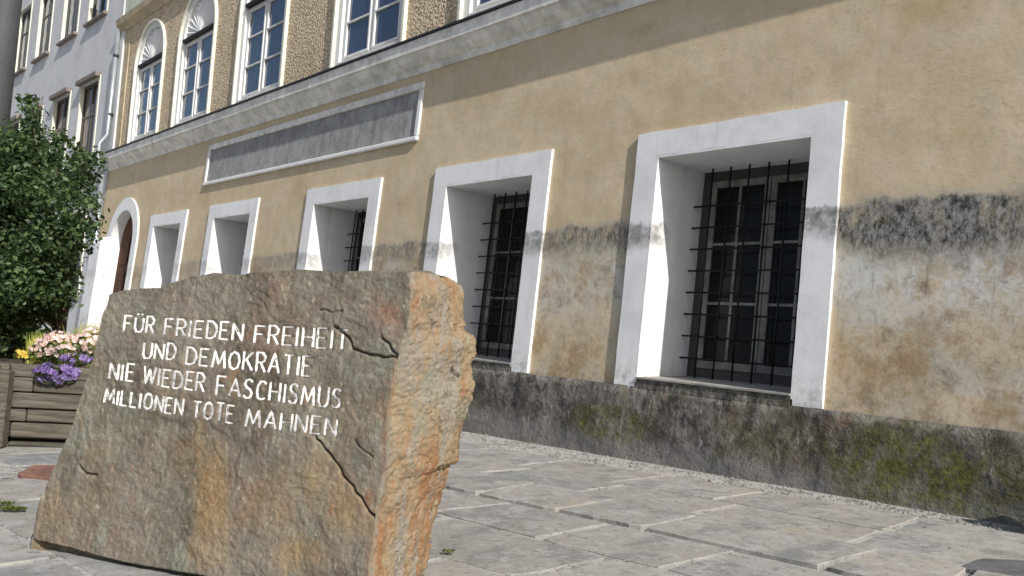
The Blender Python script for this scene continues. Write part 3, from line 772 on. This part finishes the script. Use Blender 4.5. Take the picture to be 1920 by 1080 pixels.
def coons(L, R, T, Bt, nu, nv):
    us = np.linspace(0, 1, nu + 1); vs = np.linspace(0, 1, nv + 1)
    Lc = np.array([plerp(L, v) for v in vs]); Rc = np.array([plerp(R, v) for v in vs]); Tc = np.array([plerp(T, u) for u in us]); Bc = np.array([plerp(Bt, u) for u in us])
    U = us[:, None, None]; V = vs[None, :, None]
    return (1 - V) * Bc[:, None] + V * Tc[:, None] + (1 - U) * Lc[None] + U * Rc[None] - ((1 - U) * (1 - V) * Lc[0] + U * (1 - V) * Rc[0] + (1 - U) * V * Lc[-1] + U * V * Rc[-1])
FP = coons(Lp, Rp, Tp, Bp, NU, NV)                # (NU+1, NV+1, 2) outline fitted in the face plane
front = [[at_plane(FP[i, j, 0], FP[i, j, 1], A, NF) for j in range(NV + 1)] for i in range(NU + 1)]
DEP = .55
back_n = nh
Pb = A - nh * DEP
sil = [at_plane(*plerp(Sp, j / NV), Pb, back_n) for j in range(NV + 1)]
side = []
for i in range(NS + 1):
    t = i / NS; row = []
    for j in range(NV + 1):
        r = front[NU][j]; s_ = sil[j]
        p = r.lerp(s_, t)
        p += (along * .035 - nh * .0) * math.sin(math.pi * t)
        row.append(p)
    side.append(row)
bl = [front[0][j] - nh * (DEP * .8) + along * (.10 + .10 * j / NV) for j in range(NV + 1)]
left = [[front[0][j].lerp(bl[j], i / NB) for j in range(NV + 1)] for i in range(NB + 1)]
backf = [[bl[j].lerp(sil[j], i / 60) for j in range(NV + 1)] for i in range(61)]
# top cap between the front rim and the back rim
ntop = 60
top = []
for i in range(NU + 1):
    f_ = front[i][NV]; u = i / NU; b_ = bl[NV].lerp(sil[NV], u)
    b_ = Vector((b_.x, b_.y, min(b_.z, f_.z - .06 * (1 - u))))
    if i == NU: b_ = sil[NV]
    row = []
    for k in range(ntop + 1):
        t = k / ntop
        p = side[round(t * NS)][NV] if i == NU else f_.lerp(b_, t)
        if i == 0: p = left[round(t * NB)][NV]
        p = p + Vector((0, 0, .02 * math.sin(math.pi * t))) if 0 < i < NU else p
        row.append(p)
    top.append(row)
SV = []; SF = []; SW = []; SPX = []
def patch(g, wfun, px=None, flip=False):
    o = len(SV); nu, nv = len(g), len(g[0])
    for i in range(nu):
        for j in range(nv):
            SV.append(Vector(g[i][j])); SW.append(wfun(i, j)); SPX.append(px[i, j] if px is not None else None)
    for i in range(nu - 1):
        for j in range(nv - 1):
            q = (o + i * nv + j, o + (i + 1) * nv + j, o + (i + 1) * nv + j + 1, o + i * nv + j + 1)
            SF.append(q[::-1] if flip else q)
patch(front, lambda i, j: .35 * max(0, (i / NU - .965) / .035) ** 2, FP)
patch(side, lambda i, j: min(1, .35 + i / 9), None)
patch(left, lambda i, j: .3, None, True)
patch(backf, lambda i, j: .5, None, True)
patch(top, lambda i, j: .3)
blobs_o = [((600, 900), (90, 110), .6), ((500, 960), (90, 90), .65), ((380, 1030), (80, 60), .6), ((300, 920), (50, 70), .35), ((395, 930), (55, 120), .9), ((350, 860), (40, 70), .6), ((640, 960), (70, 90), .75), ((560, 1040), (120, 60), .7), ((345, 1010), (90, 80), .45), ((440, 720), (26, 60), .55), ((585, 1000), (40, 60), .4), ((370, 830), (30, 60), .7), ((240, 960), (40, 40), .2), ((470, 1060), (60, 50), .5)]
blobs_r = [((715, 590), (52, 75), .6), ((640, 560), (40, 40), .45), ((440, 710), (18, 50), .5), ((250, 930), (40, 40), .45), ((180, 1030), (80, 25), .35), ((720, 800), (20, 120), .6), ((330, 560), (80, 25), .35), ((560, 800), (60, 60), .3), ((400, 900), (25, 90), .45), ((110, 940), (16, 80), .5), ((690, 950), (22, 60), .6)]
cracks = [([(592, 818), (625, 858), (652, 905), (675, 935), (700, 975)], 2.6, .030), ([(628, 610), (650, 628), (662, 652), (690, 664), (742, 672)], 2.6, .026), ([(716, 632), (732, 652), (746, 672)], 3.0, .022), ([(152, 872), (160, 885), (182, 890)], 3.0, .020), ([(600, 578), (622, 583), (645, 580)], 2.0, .012), ([(665, 826), (685, 846), (700, 858)], 2.0, .010)]
def segd(p, a, b):
    ax, ay = a; bx, by = b; dx, dy = bx - ax, by - ay
    t = max(0, min(1, ((p[0] - ax) * dx + (p[1] - ay) * dy) / (dx * dx + dy * dy)))
    return math.hypot(p[0] - ax - t * dx, p[1] - ay - t * dy)
# lettering: hand-cut strokes laid on the face
GL = {
 'A': (.95, [[(0, 0), (.5, 1), (1, 0)], [(.2, .33), (.8, .33)]]), 'C': (.8, [[(.95, .86), (.7, 1), (.35, .98), (.05, .75), (0, .4), (.15, .08), (.5, 0), (.95, .1)]]),
 'D': (.9, [[(0, 0), (0, 1), (.5, .98), (.9, .75), (1, .45), (.8, .12), (.45, 0), (0, 0)]]), 'E': (.75, [[(1, 1), (0, 1), (0, 0), (1, 0)], [(0, .52), (.8, .52)]]),
 'F': (.75, [[(1, 1), (0, 1), (0, 0)], [(0, .52), (.8, .52)]]), 'H': (.9, [[(0, 0), (0, 1)], [(1, 0), (1, 1)], [(0, .5), (1, .5)]]),
 'I': (.12, [[(.5, 0), (.5, 1)]]), 'K': (.85, [[(0, 0), (0, 1)], [(.95, 1), (0, .42)], [(.3, .6), (1, 0)]]), 'L': (.7, [[(0, 1), (0, 0), (1, 0)]]),
 'M': (1.15, [[(0, 0), (.14, 1), (.5, .2), (.86, 1), (1, 0)]]), 'N': (.9, [[(0, 0), (0, 1), (1, 0), (1, 1)]]),
 'O': (.95, [[(.5, 1), (.15, .85), (0, .5), (.15, .12), (.5, 0), (.85, .12), (1, .5), (.85, .85), (.5, 1)]]),
 'R': (.8, [[(0, 0), (0, 1), (.6, 1), (.95, .8), (.85, .56), (.5, .48), (0, .48)], [(.45, .48), (1, 0)]]),
 'S': (.75, [[(.95, .88), (.6, 1), (.2, .93), (.06, .72), (.35, .55), (.75, .45), (.97, .25), (.75, .04), (.3, 0), (0, .13)]]),
 'T': (.85, [[(0, 1), (1, 1)], [(.5, 1), (.5, 0)]]), 'U': (.85, [[(0, 1), (0, .25), (.22, .02), (.75, .02), (1, .25), (1, 1)]]),
 'W': (1.2, [[(0, 1), (.24, 0), (.5, .85), (.76, 0), (1, 1)]]),
 'Ü': (.85, [[(0, .86), (0, .25), (.22, .02), (.75, .02), (1, .25), (1, .86)], [(.22, 1.12), (.27, 1.04)], [(.75, 1.12), (.78, 1.04)]]),
}
words = [  # text, x0, x1, top y at x0, bottom y at x0, top y at x1, bottom y at x1
 ('FÜR', 234, 289, 591, 621, 595, 626), ('FRIEDEN', 310, 455, 598, 628, 607, 639), ('FREIHEIT', 479, 652, 611, 643, 619, 656),
 ('UND', 270, 330, 642, 671, 645, 675), ('DEMOKRATIE', 350, 583, 652, 683, 669, 706),
 ('NIE', 207, 251, 681, 710, 685, 716), ('WIEDER', 270, 384, 687, 718, 703, 735), ('FASCHISMUS', 408, 639, 706, 740, 729, 766),
 ('MILLIONEN', 197, 343, 729, 755, 748, 778), ('TOTE', 362, 439, 751, 782, 760, 793), ('MAHNEN', 462, 631, 767, 799, 785, 818)]
rl = random.Random(9)
LET = []
for txt, x0, x1, t0, b0_, t1, b1 in words:
    ws = [GL[ch][0] for ch in txt]; gap = .38; tot = sum(ws) + gap * (len(txt) - 1); u = 0
    for ch, wd in zip(txt, ws):
        jx, jy, js = rl.uniform(-.8, .8), rl.uniform(-.8, .8), rl.uniform(.96, 1.05); strokes = []
        for st in GL[ch][1]:
            pts = []
            for a, b in zip(st[:-1], st[1:]):
                for i in range(8): pts.append((a[0] + (b[0] - a[0]) * i / 8, a[1] + (b[1] - a[1]) * i / 8))
            pts.append(st[-1]); P2 = []
            for (gx, gy) in pts:
                uu = (u + gx * wd) / tot; xx = x0 + (x1 - x0) * uu
                ty_ = t0 + (t1 - t0) * uu; by_ = b0_ + (b1 - b0_) * uu
                P2.append(np.array([xx + (gy - .5) * 3.5 + jx, by_ + (ty_ - by_) * gy * js + jy]))
            strokes.append(P2)
        LET.append(strokes); u += wd + gap
GR = np.full(FP.shape[:2], 99.0)
for strokes in LET:
    allp = np.array([p for st in strokes for p in st]); lo, hi = allp.min(0) - 9, allp.max(0) + 9
    msk = (FP[..., 0] > lo[0]) & (FP[..., 0] < hi[0]) & (FP[..., 1] > lo[1]) & (FP[..., 1] < hi[1])
    q = FP[msk]; best = np.full(len(q), 99.0)
    for st in strokes:
        for a, b in zip(st[:-1], st[1:]):
            ab = b - a; tt = np.clip(((q - a) @ ab) / (ab @ ab + 1e-9), 0, 1)
            best = np.minimum(best, np.linalg.norm(q - a - tt[:, None] * ab, axis=1))
    GR[msk] = np.minimum(GR[msk], best)
GRF = GR.ravel()
# displacement
PIG = []
nz = noise.noise; nfr = noise.fractal
def terr(v, w):                                    # terraced flaking
    k = math.floor(v / w); f_ = v / w - k; f_ = max(0, min(1, (f_ - .38) / .24)); f_ = f_ * f_ * (3 - 2 * f_)
    return (k + f_) * w
outv = []
for vi, (p, wv, px) in enumerate(zip(SV, SW, SPX)):
    q = p - A
    n3 = Vector((nz(p * 2.1 + Vector((5, 1, 2))), nz(p * 2.1 + Vector((1, 9, 4))), nz(p * 2.1 + Vector((7, 3, 8)))))
    big = .013 + .012 * wv
    d = n3 * big
    m_ = nz(p * 5.5)
    s1 = terr(nfr(Vector((p.x, p.y, p.z * .8)) * 3.2 + Vector((3, 3, 3)), 1.0, 2.0, 4), .32)
    d += NF * (.010 * s1)
    d += NF * (.0045 * nfr(p * 13, .9, 2.0, 3) + .0022 * nz(p * 55) + .0014 * nz(p * 110))
    if wv > 0:
        dpth = (p - A).dot(-nh) + .05 * nz(Vector((p.z * 1.4, 2, 0))) + .03 * nz(p * 3)
        lay = terr(nz(Vector((dpth * 8, p.z * .7, 3))) + .4 * nz(Vector((dpth * 20, p.z * 1.6, 8))), .2)
        fc = 0
        for sc_, am, sd in ((5.5, .60, 1), (13, .34, 2), (30, .14, 3)):
            qq = Vector((dpth * sc_ * 1.5 + .25 * nz(p * 9), p.z * sc_ * .62 + .25 * nz(p * 8 + Vector((4, 4, 4))), sd * 9.5 + 31))
            dd_, cc_ = noise.voronoi(qq)
            c0_ = cc_[0]; rv = noise.cell_vector(c0_ * 7.31 + Vector((.5, .5, .5)))
            e_ = qq - c0_
            fc += am * ((rv.x - .5) * .55 + e_.x * (rv.y - .5) * 1.7 + e_.y * (rv.z - .5) * 1.7)
        d += along * wv * (.024 * lay + .036 * fc + .007 * nfr(p * 12, .8, 2.1, 4) + .0035 * nz(p * 75))
    o_ = r_ = 0.0
    if px is not None:
        x, y = px
        for (cx, cy), (rx, ry), a in blobs_o: o_ = max(o_, a * math.exp(-(((x - cx) / rx) ** 2 + ((y - cy) / ry) ** 2)))
        for (cx, cy), (rx, ry), a in blobs_r: r_ = max(r_, a * math.exp(-(((x - cx) / rx) ** 2 + ((y - cy) / ry) ** 2)))
        for pl_, wd, dp_ in cracks:
            if not (min(a[0] for a in pl_) - 12 < x < max(a[0] for a in pl_) + 12 and min(a[1] for a in pl_) - 12 < y < max(a[1] for a in pl_) + 12): continue
            wx, wy = x + 5 * nz(Vector((x * .05, y * .05, 1))), y + 5 * nz(Vector((x * .05, y * .05, 7)))
            dd = min(segd((wx, wy), a, b) for a, b in zip(pl_[:-1], pl_[1:]))
            d -= NF * dp_ * math.exp(-(dd / (wd * .72)) ** 2)
        # rounded rims
        fade = min(1, max(0, (x - (FP[0, 0, 0])) / 4))
    if px is not None: d -= NF * .05 * max(0.0, min(1.0, (gb + .030 - p.z) / .014))
    if vi < len(GRF) and GRF[vi] < 8: d -= NF * .0045 * math.exp(-(GRF[vi] / 2.9) ** 2)
    PIG.append((o_, r_, wv if px is None else (wv * 1.2 if wv > .1 else 0), 1))
    outv.append(p + d)
me = bpy.data.meshes.new('memorial_boulder')
me.from_pydata([tuple(v - A) for v in outv], [], SF); me.update()
ca = me.color_attributes.new('pig', 'FLOAT_COLOR', 'POINT'); ca.data.foreach_set('color', np.array(PIG, dtype=np.float32).ravel())
bm = bmesh.new(); bm.from_mesh(me); bmesh.ops.remove_doubles(bm, verts=bm.verts[:], dist=.0012); bmesh.ops.recalc_face_normals(bm, faces=bm.faces[:])
bvh = BVHTree.FromBMesh(bm); bm.to_mesh(me); bm.free()
me.polygons.foreach_set('use_smooth', [True] * len(me.polygons)); me.materials.append(M['stone'])
bo = bpy.data.objects.new('memorial_boulder', me); COL.objects.link(bo); bo.location = A; ORG[bo.name] = A.copy()
tag(bo, 'rough rust-streaked granite boulder with four lines of white lettering on the paving', 'memorial stone')

rl = random.Random(9)
def stone_hit(x, y):
    d = ray(x, y).normalized(); h = bvh.ray_cast(EYE - A, d)
    return h[0], h[1]
for strokes in LET:
    mb = MB()
    for P2 in strokes:
        L_, R_ = [], []
        for i, p in enumerate(P2):
            t_ = P2[min(i + 1, len(P2) - 1)] - P2[max(i - 1, 0)]; t_ = t_ / (np.linalg.norm(t_) + 1e-9)
            nn = np.array([-t_[1], t_[0]]); hw = (2.15 if abs(t_[1]) > .5 else 1.5) * rl.uniform(.75, 1.2)
            for lst, sgn in ((L_, 1), (R_, -1)):
                e = p + nn * hw * sgn
                hp, hn = stone_hit(*e)
                if hp is None: hp = at_plane(e[0], e[1], A, NF) - A
                lst.append(hp + NF * .0012)
        n_ = len(L_)
        mb.add([p + A for p in L_ + R_], [(i, i + 1, n_ + i + 1, n_ + i) for i in range(n_ - 1)])
    make('letter', mb, M['letter'], bo, loc=Vector(mb.v[0]), normals=False)

# ------------------------------------------------------------------ planter with flowers
pc = at_plane(60, 838, Vector((0, 0, gz(-6.5))), Vector((0, 0, 1)))
PA = rad(57)
px_, py_ = Vector((math.cos(PA), math.sin(PA), 0)), Vector((-math.sin(PA), math.cos(PA), 0))
planter = thing('timber_planter', 'weathered grey timber sleeper planter behind the left end of the boulder', 'planter', pc)
planter.rotation_euler = (0, 0, PA)
def pbox(name, x0, x1, y0, y1, z0, z1, mat, ch=.008):
    mb = MB(); mb.box(-(x1 - x0) / 2, (x1 - x0) / 2, -(y1 - y0) / 2, (y1 - y0) / 2, -(z1 - z0) / 2, (z1 - z0) / 2, ch)
    o = make(name, mb, mat, planter, local=True); o.location = ((x0 + x1) / 2, (y0 + y1) / 2, (z0 + z1) / 2); return o
PXL, PXR, PD = -1.3, 1.5, 1.9
rq = random.Random(4)
pbox('base_sleeper', -.16, PXR, -.01, .12, .0, .032, M['sleeper'])
lev = [(.062, .175), (.178, .272), (.275, .385), (.388, .49), (.493, .585)]
brk = [[-.16, .62, PXR], [-.06, .8, PXR], [-.16, .9, PXR], [-.035, .5, PXR], [-.2, .7, PXR]]
for (z0, z1), bs in zip(lev, brk):
    xs_ = [PXL, -.7] + bs
    for a, b in zip(xs_[:-1], xs_[1:]):
        off = rq.uniform(-.012, .012) - (.02 if a > -.3 else 0)
        o_ = pbox('sleeper', a + .003 + rq.uniform(0, .006), b - .003 - rq.uniform(0, .006), off, off + .12, z0 + rq.uniform(0, .003), z1 - rq.uniform(.001, .006), M['sleeper'], rq.uniform(.006, .014)); o_.rotation_euler = (rq.uniform(-.03, .03), rq.uniform(-.006, .006), rq.uniform(-.015, .015))
for (z0, z1) in lev:
    pbox('sleeper', PXR - .12, PXR, .13, PD, z0, z1, M['sleeper']); pbox('sleeper', PXL, PXL + .12, .13, PD, z0, z1, M['sleeper']); pbox('sleeper', PXL + .125, PXR - .125, PD - .12, PD, z0, z1, M['sleeper'])
for x in (-.33, -.235): pbox('corner_post', x, x + .088, -.14, -.03, .0, .56 + rq.uniform(-.02, .03), M['sleeper'], .012)
for x in (-.48, -.60): pbox('corner_post', x, x + .11, -.14, -.03, .0, .58, M['sleeper'], .012)
pbox('soil', PXL + .125, PXR - .125, .13, PD - .125, .02, .53, M['soil'], 0)
def PW(x, y, z): return pc + px_ * x + py_ * y + Vector((0, 0, z))

def leafquad(mb, p, n, L, W, rnd, fold=.25):
    t = n.orthogonal().normalized(); t = (Matrix.Rotation(rnd.uniform(0, 6.28), 3, n) @ t); b = n.cross(t)
    m = t * (L * .5)
    mb.add([p - m, p + b * W * .5 + n * fold * W * .3, p + m, p - b * W * .5 + n * fold * W * .3, ], [(0, 1, 2), (0, 2, 3)])
def rdir(r):
    while True:
        v = Vector((r.uniform(-1, 1), r.uniform(-1, 1), r.uniform(-1, 1)))
        if .05 < v.length < 1: return v.normalized()

# shrub
ts = thing('leafy_shrub', 'tall dense dark green leafy shrub rising out of the timber planter', 'shrub', PW(-.35, 1.35, .5))
rt = random.Random(21)
base = PW(-.35, 1.35, .5)
mb = MB(); cl = []
def cpx(x, y, z, r): return (at_depth(x, y, z), r)
# clump centres spread through the crown
spec = []
for k in range(125):
    while True:
        x = rt.uniform(-120, 185); y = rt.uniform(265, 650)
        # right-hand outline of the crown
        pts = [(250, 55), (300, 120), (340, 160), (400, 165), (450, 150), (500, 120), (560, 90), (610, 60), (660, 20)]
        lim = np.interp(y, [p[0] for p in pts], [p[1] for p in pts]) - 12
        if x < lim: break
    spec.append(cpx(x, y, 6.9 + rt.uniform(-.5, .55), rt.uniform(.13, .24)))
for (x, y) in [(55, 250), (60, 215), (52, 190), (20, 270), (100, 285), (140, 310), (168, 330), (172, 375), (178, 300), (112, 262), (60, 280), (5, 300), (95, 330), (160, 430), (125, 520), (100, 580), (120, 555), (60, 235), (150, 290), (30, 600), (65, 625), (15, 650)]:
    spec.append(cpx(x, y, 6.9 + rt.uniform(-.2, .2), rt.uniform(.07, .13)))
for k in range(46):
    y = rt.uniform(470, 665); x = rt.uniform(-90, np.interp(y, [470, 560, 610, 665], [120, 85, 55, 20]))
    spec.append(cpx(x, y, 7.1 + rt.uniform(-.2, .4), rt.uniform(.12, .2)))
nl = 0
for (c, r) in spec:
    n = int(2600 * r * r * 2.5) + 34
    for k in range(n):
        d = rdir(rt); rr = r * rt.random() ** .4 * rt.choice((1, 1, 1.15, 1.35))
        p = c + Vector((d.x, d.y, d.z * .9)) * rr
        nn = (d * .6 + rdir(rt) * .8 + Vector((0, 0, .5))).normalized()
        s_ = rt.uniform(.026, .072); leafquad(mb, p, nn, s_, s_ * .58, rt); nl += 1
o = make('foliage', mb, M['leaf'], ts, normals=False)
mb = MB()
mb.tube([base + Vector((0, 0, -.02)), base + Vector((.02, 0, .4)), base + Vector((.0, .05, .9))], .045, 8, .028)
for (c, r) in spec[::3]:
    s0 = base + Vector((rt.uniform(-.04, .04), rt.uniform(-.04, .04), rt.uniform(.1, .8)))
    mid = s0.lerp(c, .5) + Vector((0, 0, .08)); mb.tube([s0, mid, c], .014, 5, .004)
make('trunk', mb, M['bark'], ts, smooth=True)

def blossom(mb, p, n, r, rnd, petals=5):
    t = n.orthogonal().normalized(); b = n.cross(t); a0 = rnd.uniform(0, 6.28)
    for k in range(petals):
        a = a0 + k * 6.283 / petals; w_ = 6.283 / petals * .5
        e = lambda ang, q, h: p + (t * math.cos(ang) + b * math.sin(ang)) * q + n * h
        mb.add([p, e(a - w_ * .9, r * .75, r * .2), e(a, r * rnd.uniform(.9, 1.1), r * .35), e(a + w_ * .9, r * .75, r * .2)], [(0, 1, 2, 3)])
def flower_plant(name, label, cx, cy, cz, rx, ry, rz, nb_, rb, mat, nleaf=260, ls=.035, grp=None, droop=0):
    c = PW(cx, cy, cz); t_ = thing(name, label, 'flowers', PW(cx, cy, .53), name.split('_')[0] + ' flowers in the timber planter' if name[:2] in ('pi', 'pu') else None)
    r = random.Random(hash(label) % 1000 if False else int(cx * 100 + cz * 10) + 77)
    mb = MB()
    for k in range(nleaf):
        d = rdir(r); q = c + px_ * d.x * rx * .9 + py_ * d.y * ry * .9 + Vector((0, 0, (d.z * .8 - .2) * rz)); leafquad(mb, q, (d + Vector((0, 0, .6)) + rdir(r) * .6).normalized(), ls * r.uniform(.7, 1.3), ls * .6, r)
    for k in range(8):
        a = c + px_ * r.uniform(-rx, rx) * .6 + py_ * r.uniform(-.5, .5) * ry; mb.tube([PW(cx + r.uniform(-.03, .03), max(cy, .16), .52), a], .003, 4)
    make('foliage', mb, M['leafp'], t_, normals=False)
    mb = MB()
    for k in range(nb_):
        d = rdir(r); d = (d - py_ * .5 + Vector((0, 0, .35))).normalized()
        q = c + px_ * d.dot(px_) * rx + py_ * d.dot(py_) * ry + Vector((0, 0, d.z * rz)) * r.uniform(.75, 1.05)
        blossom(mb, q, (d + rdir(r) * .5).normalized(), rb * r.uniform(.75, 1.2), r)
    make('blossoms', mb, mat, t_, normals=False)
    return t_
flower_plant('pink_flowers', 'pink flowers directly above the left half of the hanging purple flowers', .02, .30, .72, .15, .12, .10, 120, .019, M['pink'], grp=None)
flower_plant('pink_flowers', 'pale pink flowers in the middle of the planter under the yellow grass', .25, .34, .76, .15, .14, .11, 140, .019, M['pink'])
flower_plant('pink_flowers', 'pink flowers with dark leaves touching the edge of the boulder', .47, .30, .72, .14, .12, .11, 110, .019, M['pink'])
flower_plant('pink_flowers', 'pink flowers beside the small yellow ones at the left of the planter', -.08, .28, .69, .10, .10, .08, 60, .018, M['pink'])
flower_plant('purple_flowers', 'purple flowers hanging over the front edge of the planter', .12, -.03, .53, .155, .05, .07, 55, .027, M['purple'], 200, .03)
flower_plant('purple_flowers', 'smaller bunch of violet flowers just below the pink ones', .21, .10, .635, .10, .05, .04, 26, .025, M['purple'], 90, .03)
flower_plant('yellow_flowers', 'small yellow flowers beside the shrub at the left of the planter', -.17, .22, .64, .10, .08, .035, 22, .018, M['yellow'], 160, .03)
# grass
def grass_clump(name, label, cx, cy, z0, rx, ry, h, n, seed, lean=.25):
    r = random.Random(seed); c = PW(cx, cy, z0); mb = MB()
    for k in range(n):
        p = c + px_ * r.uniform(-rx, rx) + py_ * r.uniform(-ry, ry); l = Vector((r.uniform(-1, 1), r.uniform(-1, 1), 0)) * lean * h
        hh = h * r.uniform(.55, 1.1); w_ = px_ * r.uniform(.003, .007)
        m1 = p + l * .35 + Vector((0, 0, hh * .6)); m2 = p + l + Vector((0, 0, hh))
        mb.add([p - w_, p + w_, m1 + w_ * .8, m1 - w_ * .8, m2], [(0, 1, 2, 3), (3, 2, 4)])
    o = make(name, mb, M['grass'], loc=c, normals=False); return o
tag(grass_clump('ornamental_grass', '', .42, .75, .53, .42, .20, .35, 2200, 3), 'yellow green ornamental grass standing behind the pink flowers', 'grass')
tag(grass_clump('ornamental_grass', '', -.12, .62, .53, .16, .16, .26, 700, 8), 'low yellow green grass clump between the shrub and the pink flowers', 'grass')

# moss and weeds in the joints
mb = MB(); rm = random.Random(2)
def moss_at(x, y, rx, ry, n, s):
    p = at_plane(x, y, Vector((0, 0, 0)), Vector((0, 0, 1)))
    for k in range(n):
        a = rm.uniform(0, 6.28); q = rm.random() ** .6
        xx, yy = p.x + (math.cos(a) * rx * CR.x - math.sin(a) * ry * .7) * q, p.y + (math.cos(a) * rx * CR.y + math.sin(a) * ry * .7) * q
        leafquad(mb, Vector((xx, yy, gz(xx) + .012 + rm.uniform(0, .012))), (rdir(rm) + Vector((0, 0, 1.2))).normalized(), s * rm.uniform(.6, 1.3), s * .6, rm)
for a in ((22, 962, .07, .03, 320, .014), (8, 950, .05, .02, 160, .014), (838, 1064, .03, .02, 130, .010), (640 + 320, 1009, .01, .01, 12, .008), (1130, 1000, .02, .01, 20, .008)): moss_at(*a)
o = make('moss', mb, M['moss'], normals=False); tag(o, 'small patches of green moss growing in the paving joints', 'moss'); o['kind'] = 'stuff'
